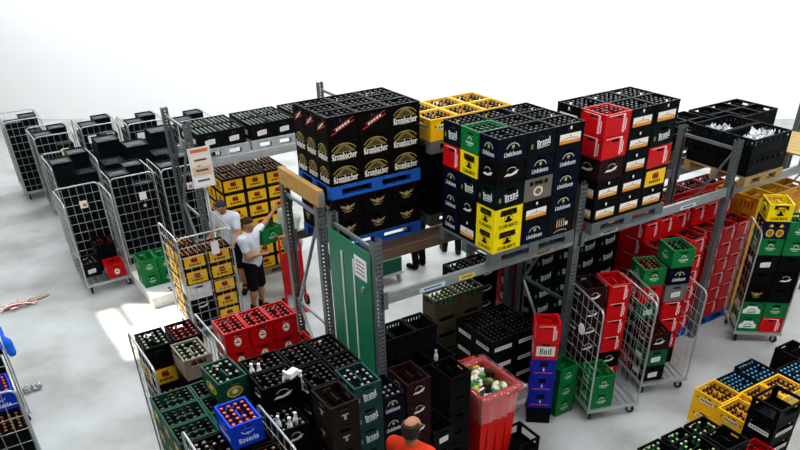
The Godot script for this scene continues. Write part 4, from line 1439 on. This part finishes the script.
# ------------------------------------------------------------------ right hand side
func build_right():
	# red stacks on blue pallets by the right rack frame
	pallet(8.2, -6.2, 0, 0.9, 0.8, "1d4f9c", "blue pallet under the red stack left of frame")
	block(8.2, -6.2, BOARD_H, 3, 2, func(_x, z): return 6 if z == 0 else 7, 0.3, 0.39, same("jup"), "red stack left", "red crates left of the frame", "dark")
	pallet(9.25, -6.25, 0, 0.9, 0.8, "1d4f9c", "blue pallet under the red stack right of frame")
	block(9.25, -6.25, BOARD_H, 3, 2, func(_x, z): return 6 if z == 0 else 7, 0.3, 0.38, same("jup"), "red stack right", "red crates right of the frame", "dark")
	pallet(10.3, -6.3, 0, 1.22, 0.8, "a98a58", "wooden pallet under the yellow and red crates")
	block(10.3, -6.3, BOARD_H, 3, 2, 7, 0.4, 0.38, same("yellowred"), "yellow stack right", "yellow and red stroke crates", "empty")
	# first cage: red and black columns
	var g := cage(6.7, -5.72, 0.74, 1.0, 1.66, -18, "LR", "roll cage with red and black columns, green crates low")
	put_in(g, -0.19, -0.27, 0.31, 0.4, ["black", "black", "maroon", "maroon", "maroon", "maroon"], "left back in red column cage", "crates in the red column cage", "empty")
	put_in(g, 0.16, -0.27, 0.31, 0.4, ["jup", "swash", "jup", "jup", "jup", "jup"], "right back in red column cage", "crates in the red column cage", "empty")
	put_in(g, -0.18, 0.27, 0.31, 0.4, ["green", "green"], "front in red column cage", "crates in the red column cage", "empty")
	var tg := MB.new()
	tg.lathe([Vector2(0, -0.004), Vector2(0.08, -0.004), Vector2(0.08, 0.004), Vector2(0, 0.004)], 14, Transform3D(Basis(Vector3.BACK, PI / 2).scaled_local(Vector3(1, 1, 1.0)), Vector3(-0.385, 1.2, 0.05)))
	part("white_tag", tg.done(null), g, mat("e8e6e2", 0.6, 0.0, false))
	# second cage: mixed columns
	g = cage(7.73, -5.72, 0.7, 0.92, 1.52, -21, "LR", "roll cage with two green crates on top")
	put_in(g, -0.17, -0.22, 0.32, 0.4, ["jup", "black", "swash", "card", "disc", "green"], "left back of two green cage", "crates in the two green cage", "red", "the left green crate of that cage")
	put_in(g, 0.17, -0.18, 0.32, 0.4, ["black", "jup", "jup", "jup", "greycard", "arch", "green"], "right back of two green cage", "crates in the two green cage", "dark", "the right green crate of that cage")
	put_in(g, -0.17, 0.22, 0.32, 0.38, ["blackcard", "card", "maroon"], "front left of two green cage", "crates in the two green cage", "few red", "the maroon crate low in that cage")
	# third cage: tall mixed columns, yellow on top
	g = cage(9.98, -5.67, 0.7, 0.7, 1.78, -40, "LR", "roll cage with tall columns and the yellow top crate")
	put_in(g, -0.17, 0.12, 0.33, 0.4, ["gothic", "gothic", "wing", "black", "blackcard", "green", "coins", "mate"], "in left column, yellow top cage", "crates in the yellow top cage", "empty")
	put_in(g, 0.17, 0.12, 0.33, 0.4, ["jup", "green", "black", "swash", "black", "green", "green"], "in right column, yellow top cage", "crates in the yellow top cage", "empty")
	# bottom right group
	for k in 2:
		column(7.57 - 0.1 * k, -4.47 + 0.445 * k, 0, 0.39, 0.43, 0, ["yellow", "yellow"], "in %s yellow stack, lower right" % ["rear", "front"][k], "yellow crates lower right", "brown", "", "the %s yellow stack lower right" % ["rear", "front"][k])
		column(7.97 + 0.4 * k, -4.1, 0, 0.39, 0.4, 0, ["yellow", "yellow"], "in %s yellow stack behind empty black crate" % ["near", "far"][k], "yellow crates lower right", "brown", "", "the %s yellow stack behind black" % ["near", "far"][k])
	column(7.96, -4.49, 0, 0.38, 0.36, 0, ["black", "black"], "in left blue cap stack", "blue cap crates", "blue", "", "the left blue cap stack")
	column(8.39, -4.475, 0, 0.42, 0.33, 0, ["black", "black"], "in middle blue cap stack", "blue cap crates", "blue", "", "the middle blue cap stack")
	column(8.8, -4.77, 0, 0.38, 0.36, 0, ["black"], "in rear blue cap stack", "blue cap crates", "blue", "", "the rear blue cap stack")
	column(8.83, -4.2, 0, 0.42, 0.36, 0, ["black", "black"], "in right blue cap stack", "blue cap crates", "blue", "", "the right blue cap stack")
	column(9.3, -4.55, 0, 0.4, 0.36, 0, ["black", "black"], "in black stack at far right edge", "blue cap crates", "empty")
	column(7.35, -3.59, 0, 0.44, 0.38, 0, ["black", "bar", "bar", "black"], "in black stack over yellow crates", "open black stack", "empty", "frame_crate")
	column(7.0, -3.46, 0, 0.27, 0.28, 0, ["disc", "disc"], "in red stack below open black", "low red pair", "few red", "", "the red pair below open black")
	column(6.81, -4.06, 0, 0.35, 0.34, 0, ["black", "black"], "in green bottle stack beside yellow", "green bottle crates", "few greens", "", "the stack beside yellow")
	column(6.41, -4.06, 0, 0.35, 0.34, 0, ["black", "black"], "in second green bottle stack from yellow", "green bottle crates", "few greens", "", "the second stack from yellow")
	column(6.01, -4.06, 0, 0.35, 0.34, 0, ["black", "black"], "in third green bottle stack from yellow", "green bottle crates", "few greens", "", "the third stack from yellow")
	column(6.13, -3.7, 0, 0.4, 0.36, 0, ["black", "black", "black"], "in left open stack, bottom edge", "open black crates at the bottom", "few greens", "", "the left open stack at the bottom")
	column(6.55, -3.62, 0, 0.36, 0.36, 0, ["black", "black", "black"], "in right open stack, bottom edge", "open black crates at the bottom", "empty")

# ------------------------------------------------------------------ people
func build_people():
	var tan := mat("b5805f", 0.55)
	var white := mat("d9dee4", 0.8)
	var dark := mat("15161a", 0.8)
	var boots := mat("1a1815", 0.6)
	# the bald man in the foreground, seen from behind
	var j := stand(Vector3(2.95, 0, -4.64), 120.0, 1.9)
	person("person", "bald person in orange red shirt, seen from behind at bottom edge", j, {"skin": tan, "shirt": mat("e23a1c", 0.8), "trousers": dark, "boots": boots, "hair": mat("3a2c24", 0.8), "bald": true, "long": true})
	# reaching worker
	j = stand(Vector3(3.86, 0, -10.82), 30.0, 1.65)
	var s: Vector3 = j.side
	var fw: Vector3 = j.face
	j.elbows[1] = j.shoulders[1] + s * 0.26 + Vector3.UP * 0.06
	j.wrists[1] = j.elbows[1] + s * 0.2 + Vector3.UP * 0.14 + fw * 0.05
	j.elbows[0] = j.shoulders[0] - s * 0.02 - Vector3.UP * 0.26 + fw * 0.08
	j.wrists[0] = j.elbows[0] + s * 0.2 + fw * 0.14
	person("person", "person in white shirt and black shorts reaching one arm out", j, {"skin": tan, "shirt": white, "trousers": dark, "boots": boots, "hair": mat("33231a", 0.8)})
	# bending worker with the cap
	j = stand(Vector3(3.84, 0, -11.66), -40.0, 1.86)
	s = j.side
	fw = j.face
	var lean := fw * 0.12
	j.neck += lean - Vector3.UP * 0.05
	j.head += lean * 1.5 - Vector3.UP * 0.09
	for i in 2:
		j.shoulders[i] += lean - Vector3.UP * 0.05
		j.elbows[i] += lean * 1.4 + fw * 0.1
		j.wrists[i] += lean * 1.6 + fw * 0.28 + Vector3.UP * 0.2
	person("person", "person in white shirt and dark cap leaning beside yellow cage", j, {"skin": tan, "shirt": white, "trousers": dark, "boots": boots, "hair": mat("2a3040", 0.8), "cap": true})
	# third worker, half hidden by the rack post, holding the green crate
	j = stand(Vector3(4.72, 0, -11.1), -75.0, 1.74)
	s = j.side
	fw = j.face
	for i in 2:
		j.elbows[i] = j.shoulders[i] - Vector3.UP * 0.25 + fw * 0.14
		j.wrists[i] = j.elbows[i] + fw * 0.2 + Vector3.UP * 0.03
	person("person", "person in pale shirt half hidden by post, holding green crate", j, {"skin": tan, "shirt": mat("b9c8b4", 0.8), "trousers": mat("8f9a92", 0.8), "boots": boots, "hair": mat("3a2c20", 0.8), "long": true})
	var hold: Vector3 = j.at + fw * 0.5 + Vector3.UP * 1.12
	crate("green", hold, 0.4, 0.3, 15, "green crate held up by the half hidden person", "", "empty")
	# two people beyond the racks, only their legs in view
	j = stand(Vector3(7.86, 0, -10.75), 160.0, 1.76)
	j.toes[1] += j.face * 0.2
	j.ankles[1] += j.face * 0.2
	j.knees[1] += j.face * 0.12
	person("person", "person in dark trousers and boots beyond the long beam, right one", j, {"skin": tan, "shirt": mat("2a3a5a", 0.8), "trousers": mat("14171c", 0.8), "boots": mat("2a251e", 0.5), "hair": mat("2a2018", 0.8), "long": true})
	j = stand(Vector3(7.02, 0, -10.68), 200.0, 1.72)
	person("person", "person in black trousers beside the green trolley beyond the beam", j, {"skin": tan, "shirt": mat("1c1c20", 0.8), "trousers": mat("0f1012", 0.8), "boots": mat("15130f", 0.35), "hair": mat("1e1814", 0.8), "long": true})

# ------------------------------------------------------------------ everything small
func sheet(w: float, d: float, nx: int, nz: int, height: Callable, thick := 0.004) -> ArrayMesh:
	# a crumpled sheet with two sides: height(u, v) gives a point
	var b := MB.new()
	for side in 2:
		for i in nx:
			for k in nz:
				var p := []
				var nn := []
				for q in [[0, 0], [1, 0], [1, 1], [0, 1]]:
					var u := float(i + q[0]) / nx
					var v := float(k + q[1]) / nz
					var e := 0.02
					var c: Vector3 = height.call(u, v)
					var du: Vector3 = height.call(u + e, v) - height.call(u - e, v)
					var dv: Vector3 = height.call(u, v + e) - height.call(u, v - e)
					var n := dv.cross(du).normalized()
					p.append(c + n * (thick / 2 if side == 0 else -thick / 2))
					nn.append(n if side == 0 else -n)
				b.smooth_quad(p, nn)
	return b.done(null)

func build_small():
	# green end panel on the first frame
	var o := thing("end_panel", "green metal end panel with white strips on the rack frame", "panel", Vector3(3.44, 0.9, (Z1 + Z2) / 2), 0, "")
	part("panel_sheet", box_mesh(Vector3(0.012, 1.95, 0.9), Vector3(0, 0.975, 0)), o, mat("0f7350", 0.35))
	for k in 2:
		part("white_strip", box_mesh(Vector3(0.012, 1.7, 0.025), Vector3(-0.01, 0.92, 0)), o, mat("dfe6e2", 0.5), Vector3(0, 0.0, -0.17 + 0.26 * k))
	part("notice", box_mesh(Vector3(0.003, 0.24, 0.26), Vector3(-0.0085, 1.72, 0.24)), o, mat("e2e6e4", 0.7, 0.0, false))
	var nt := MB.new()
	for k in 4:
		nt.cbox(Vector3(-0.011, 1.79 - 0.045 * k, 0.24), Vector3(0.001, 0.014, 0.18))
	part("notice_print", nt.done(null), o, mat("8a3a3a", 0.7, 0.0, false))
	part("padlock", box_mesh(Vector3(0.03, 0.05, 0.04), Vector3(-0.02, 1.5, 0.3)), o, mat("b8bcb8", 0.3, 0.7))
	# paper sign on the far post
	o = thing("paper_sign", "paper price sign with orange header on the far post", "sign", Vector3(3.42, 2.0, -11.535), 0, "")
	part("backing", box_mesh(Vector3(0.36, 0.62, 0.01), Vector3(0.1, 0.31, 0)), o, mat("d6d8d4", 0.7, 0.0, false))
	part("orange_header", box_mesh(Vector3(0.28, 0.05, 0.003), Vector3(0.1, 0.57, 0.006)), o, mat("d86a2c", 0.6, 0.0, false))
	for k in 3:
		part("paper_sheet", box_mesh(Vector3(0.3, 0.13, 0.003), Vector3(0.1, 0.42 - 0.16 * k, 0.0065)), o, mat(["e6d8c0", "d8b48c", "ece8e2"][k], 0.7, 0.0, false))
		part("sheet_print", box_mesh(Vector3(0.2, 0.03, 0.001), Vector3(0.1, 0.43 - 0.16 * k, 0.0085)), o, mat("5a4a42", 0.7, 0.0, false))
	# the red bin with its bag
	o = thing("waste_bin", "red wheeled bin lined with clear plastic bag of rubbish", "bin", Vector3(4.71, 0, -5.77), 0, "")
	var red := mat("d8140c", 0.4)
	var b := MB.new()
	var bw := 0.24
	var bd := 0.3
	var tw := 0.27
	var td := 0.36
	var hh := 1.05
	for s in 4:
		var q := []
		var cs := [[-1, 1], [1, 1], [1, -1], [-1, -1]]
		var a0: Array = cs[s]
		var a1: Array = cs[(s + 1) % 4]
		q = [Vector3(a0[0] * bw, 0.04, a0[1] * bd), Vector3(a1[0] * bw, 0.04, a1[1] * bd), Vector3(a1[0] * tw, hh, a1[1] * td), Vector3(a0[0] * tw, hh, a0[1] * td)]
		var n: Vector3 = [Vector3.BACK, Vector3.RIGHT, Vector3.FORWARD, Vector3.LEFT][s]
		b.quad(q[0], q[1], q[2], q[3], n)
		b.quad(q[0] - n * 0.01, q[1] - n * 0.01, q[2] - n * 0.01, q[3] - n * 0.01, -n)
	b.box(Vector3(-bw, 0.03, -bd), Vector3(bw, 0.05, bd))
	for k in 3:
		b.cbox(Vector3((k - 1) * 0.14, 0.5, bd + 0.028), Vector3(0.03, 0.8, 0.012))
	part("bin_body", b.done(null), o, red)
	b = MB.new()
	ring(b, tw * 2, td * 2, hh - 0.02, hh + 0.02, 0.03, 0.012)
	part("bin_rim", b.done(null), o, red)
	b = MB.new()
	b.tube([Vector3(-0.2, hh, -td - 0.03), Vector3(-0.2, hh + 0.02, -td - 0.08), Vector3(0.2, hh + 0.02, -td - 0.08), Vector3(0.2, hh, -td - 0.03)], 0.014, 8)
	part("handle", b.done(null), o, red)
	for s in [-1, 1]:
		b = MB.new()
		b.lathe([Vector2(0, -0.02), Vector2(0.09, -0.02), Vector2(0.1, -0.01), Vector2(0.1, 0.01), Vector2(0.09, 0.02), Vector2(0, 0.02)], 16, Transform3D(Basis(Vector3.BACK, PI / 2), Vector3(s * 0.22, 0.1, -0.3)))
		part("wheel", b.done(null), o, mat("1c1c1c", 0.6))
	# the bag: out over the rim and hanging down, wrinkled
	var wr := FastNoiseLite.new()
	wr.seed = 5
	wr.frequency = 3.2
	var film := StandardMaterial3D.new()
	film.albedo_color = Color(0.98, 0.92, 0.9, 0.03)
	film.transparency = BaseMaterial3D.TRANSPARENCY_ALPHA
	film.roughness = 0.12
	var around := func(u: float, v: float) -> Vector3:
		var a := u * TAU
		var sx := clampf(cos(a) * 1.45, -1, 1)
		var sz := clampf(sin(a) * 1.45, -1, 1)
		var spread := 0.0
		var y := 0.0
		if v < 0.3:
			y = hh - 0.16 + 0.2 * v / 0.3
			spread = -0.03
		else:
			var t := (v - 0.3) / 0.7
			y = hh + 0.035 - 0.36 * t * t
			spread = 0.045 + 0.03 * sin(t * PI) 
		var w := wr.get_noise_3d(sx * 1.2, y * 1.4 + v, sz * 1.2)
		return Vector3(sx * (tw + spread + 0.05 * w * v), y + 0.04 * wr.get_noise_2d(a * 1.3, 7.0) * v, sz * (td + spread + 0.05 * w * v))
	part("plastic_bag", sheet(1, 1, 64, 14, around), o, film)
	# rubbish inside the bag: bottles and crumpled scraps
	var cols := ["1f6a34", "e6e2d4", "c8b23c", "16130f", "d8d4cc", "2e8a4a", "efe9de", "7f9a48", "3a2a1a", "e8e4da"]
	for k in 44:
		var m := MB.new()
		var p := Vector3(rng.randf_range(-0.2, 0.2), hh - 0.1 + rng.randf_range(0, 0.06), rng.randf_range(-0.28, 0.28))
		var tilt := Basis(Vector3(rng.randf_range(-1, 1), rng.randf_range(-0.4, 0.4), rng.randf_range(-1, 1)).normalized(), rng.randf_range(0.8, 2.0))
		if k % 3 == 0:
			m.lathe([Vector2(0, -0.1), Vector2(0.03, -0.1), Vector2(0.032, 0.02), Vector2(0.014, 0.07), Vector2(0.014, 0.11), Vector2(0, 0.112)], 9, Transform3D(tilt, p))
		else:
			m.lathe([Vector2(0, -0.04), Vector2(0.045, -0.028), Vector2(0.06, 0.0), Vector2(0.04, 0.03), Vector2(0, 0.042)], 6, Transform3D(tilt, p))
		var scrap := thing("rubbish_bottle" if k % 3 == 0 else "paper_scrap", "%s %s among the rubbish in the red bin" % [["green", "cream", "mustard yellow", "near black", "pale grey", "light green", "off white", "olive green", "dark brown", "warm white"][k % 10], "discarded bottle" if k % 3 == 0 else "crumpled scrap"], "rubbish", o.position, 0, "rubbish in the bin")
		part("shape", m.done(null), scrap, mat(cols[k % 10], 0.4, 0.0, false))
	var bed := MB.new()
	bed.cbox(Vector3(0, hh - 0.17, 0), Vector3(tw * 2 - 0.05, 0.06, td * 2 - 0.05))
	part("rubbish_bed", bed.done(null), o, mat("5a5648", 0.8))
	# jacket over the load at the left edge
	o = thing("jacket", "bright blue jacket thrown over crates at the left edge", "jacket", Vector3(-0.44, 1.2, -10.05), 0, "")
	var jn := FastNoiseLite.new()
	jn.seed = 9
	jn.frequency = 2.2
	var drape := func(u: float, v: float) -> Vector3:
		var x := (u - 0.5) * 1.0
		var z := (v - 0.5) * 0.7
		var fall := maxf(absf(x) - 0.36, 0.0) * 1.6 + maxf(z - 0.28, 0.0) * 1.5
		return Vector3(clampf(x, -0.44, 0.44), 0.05 - fall + 0.07 * jn.get_noise_2d(x * 3.0, z * 3.0) , minf(z, 0.36))
	part("cloth", sheet(1, 1, 22, 18, drape, 0.02), o, mat("1b62d8", 0.7))
	var slv := Body.new()
	slv.bone(Vector3(0.3, 0.08, 0.1), Vector3(0.44, -0.04, 0.26), 0.07, 0.065)
	slv.bone(Vector3(0.44, -0.04, 0.26), Vector3(0.46, -0.16, 0.31), 0.065, 0.055)
	var sm := MB.new()
	slv.mesh(0.02, sm)
	part("sleeve", sm.done(null), o, mat("1b62d8", 0.7))
	# litter on the floor
	o = thing("barrier_tape", "crumpled red and white barrier tape on the floor", "tape", Vector3(0.37, 0.0, -13.35), 0, "")
	for k in 5:
		for half in 2:
			var a := k * 0.75 + 0.3
			var tp := func(u: float, v: float) -> Vector3:
				var l := (u - 0.5) * 0.6
				return Vector3(cos(a) * l + sin(l * 9 + k) * 0.05, 0.02 + 0.025 * (1 + sin(l * 16 + k * 2)) + 0.004 * k, sin(a) * l * 0.6 + (v - 0.5 + half - 0.5) * 0.035)
			part("red_strip" if (k + half) % 2 == 0 else "white_strip", sheet(1, 1, 14, 1, tp, 0.002), o, mat("cf3a34" if (k + half) % 2 == 0 else "e8e4de", 0.5, 0.0, false))
	o = thing("cardboard_scrap", "flat tan cardboard strip beside the barrier tape", "cardboard", Vector3(0.74, 0.0, -13.5), 20, "")
	part("flat_sheet", sheet(1, 1, 8, 2, func(u, v): return Vector3((u - 0.5) * 0.42, 0.012 + 0.01 * sin(u * 4), (v - 0.5) * 0.12), 0.006), o, mat("b0a488", 0.8))
	o = thing("plastic_scrap", "white crumpled plastic scrap on the floor beside left cage", "litter", Vector3(0.1, 0.0, -10.5), 0, "")
	var pn := FastNoiseLite.new()
	pn.frequency = 3.0
	part("film", sheet(1, 1, 14, 10, func(u, v): return Vector3((u - 0.5) * (0.3 - 0.08 * v), 0.03 + 0.06 * pn.get_noise_2d(u * 2, v * 2), (v - 0.5) * 0.2 + 0.06 * pn.get_noise_2d(u * 3 + 5, v)), 0.003), o, mat("e4e8e6", 0.3, 0.0, false))
	# sheets of packing paper in the slotted crates on the rack
	for k in 3:
		var ps := thing("packing_sheet", "crumpled white packing sheet, %s of three in the slotted black crates" % ["left front", "right front", "rear"][k], "paper", Vector3([9.48, 9.82, 9.6][k], 2.38 + BOARD_H + LAYER + 0.12, [-6.15, -6.25, -6.75][k]), 30 * k, "packing sheets in the slotted crates")
		part("sheet", sheet(1, 1, 12, 10, func(u, v): return Vector3((u - 0.5) * 0.3, 0.04 + 0.14 * pn.get_noise_2d(u * 2 + k * 3, v * 2), (v - 0.5) * 0.3 + 0.05 * pn.get_noise_2d(u * 3 + 5, v)), 0.003), ps, mat("e6e8e8", 0.6, 0.0, false))
	# white bottles standing loose on the black crates
	var tops := [[1.93, 2.15, -5.9], [1.99, 2.15, -5.86], [2.14, 2.15, -5.6], [2.27, 2.15, -5.52], [1.9, 1.9, -5.3], [1.98, 1.9, -5.22], [2.06, 1.9, -5.26], [1.62, 1.9, -5.62], [1.7, 1.9, -5.58]]
	var m := bottle_meshes()
	for k in tops.size():
		var t: Array = tops[k]
		var w := thing("white_bottle", "small white bottle, %s" % ["left of two in rear left black stack", "right of two in rear left black stack", "left of two in middle black stack", "right of two in middle black stack", "left of three in low black stack", "middle of three in low black stack", "right of three in low black stack", "left of two behind the blue crate", "right of two behind the blue crate"][k], "bottle", Vector3(t[0], t[1] - 0.17, t[2]), 0, "white bottles in the black crates")
		part("glass", m[0], w, mat("dfe2e2", 0.2, 0.0, false))
		part("crown_cap", m[1], w, mat("f2f2f0", 0.4, 0.0, false))
	var wb := thing("white_carton", "white carton lying on the black crate near white bottles", "box", Vector3(2.2, 2.14, -5.56), 25, "")
	part("carton_body", box_mesh(Vector3(0.12, 0.06, 0.07), Vector3(0, 0.03, 0)), wb, mat("eceae6", 0.6, 0.0, false))
	# red sack truck beside the reaching worker
	o = thing("sack_truck", "upright red sack truck beside the reaching worker", "hand truck", Vector3(4.42, 0, -10.5), -10, "")
	for s in [-1, 1]:
		b = MB.new()
		b.tube([Vector3(s * 0.17, 0.1, 0), Vector3(s * 0.17, 1.1, -0.04), Vector3(s * 0.15, 1.25, -0.12)], 0.02, 8)
		part("rail", b.done(null), o, mat("c41a20", 0.4))
		b = MB.new()
		b.lathe([Vector2(0, -0.03), Vector2(0.09, -0.03), Vector2(0.1, 0), Vector2(0.09, 0.03), Vector2(0, 0.03)], 14, Transform3D(Basis(Vector3.BACK, PI / 2), Vector3(s * 0.2, 0.1, -0.08)))
		part("wheel", b.done(null), o, mat("202020", 0.6))
	part("back_plate", box_mesh(Vector3(0.3, 0.75, 0.012), Vector3(0, 0.65, -0.015)), o, mat("c41a20", 0.4))
	part("toe_plate", box_mesh(Vector3(0.4, 0.012, 0.2), Vector3(0, 0.02, 0.1)), o, mat("c41a20", 0.4))
	# green trolley beyond the rack
	o = thing("trolley", "green topped trolley on casters beyond the brown beam", "trolley", Vector3(6.02, 0, -10.6), 0, "")
	part("deck", box_mesh(Vector3(0.9, 0.04, 0.6), Vector3(0, 0.2, 0)), o, mat("b8bcba", 0.4, 0.5))
	part("green_box", box_mesh(Vector3(0.84, 0.26, 0.54), Vector3(0, 0.35, 0)), o, mat("0e5238", 0.5))
	for sx in [-1, 1]:
		for sz in [-1, 1]:
			b = MB.new()
			b.lathe([Vector2(0, -0.02), Vector2(0.07, -0.02), Vector2(0.08, 0), Vector2(0.07, 0.02), Vector2(0, 0.02)], 12, Transform3D(Basis(Vector3.BACK, PI / 2), Vector3(sx * 0.38, 0.08, sz * 0.24)))
			part("caster_wheel", b.done(null), o, mat("c8c8c4", 0.5))
			part("caster_fork", box_mesh(Vector3(0.05, 0.1, 0.05), Vector3(sx * 0.38, 0.14, sz * 0.24)), o, mat("9a9e9c", 0.4, 0.6))
	# black bag beside the first frame
	o = thing("rubbish_bag", "black rubbish bag slumped between the red crates and frame", "bag", Vector3(3.5, 0, -8.6), 0, "")
	var bag := Body.new()
	bag.bone(Vector3(0, 0.26, 0), Vector3(0.05, 0.6, 0), 0.26, 0.2)
	bag.bone(Vector3(0.05, 0.6, 0), Vector3(0.02, 0.95, 0.02), 0.2, 0.05)
	var bgm := MB.new()
	bag.mesh(0.03, bgm)
	part("bag_film", bgm.done(null), o, mat("101012", 0.3))
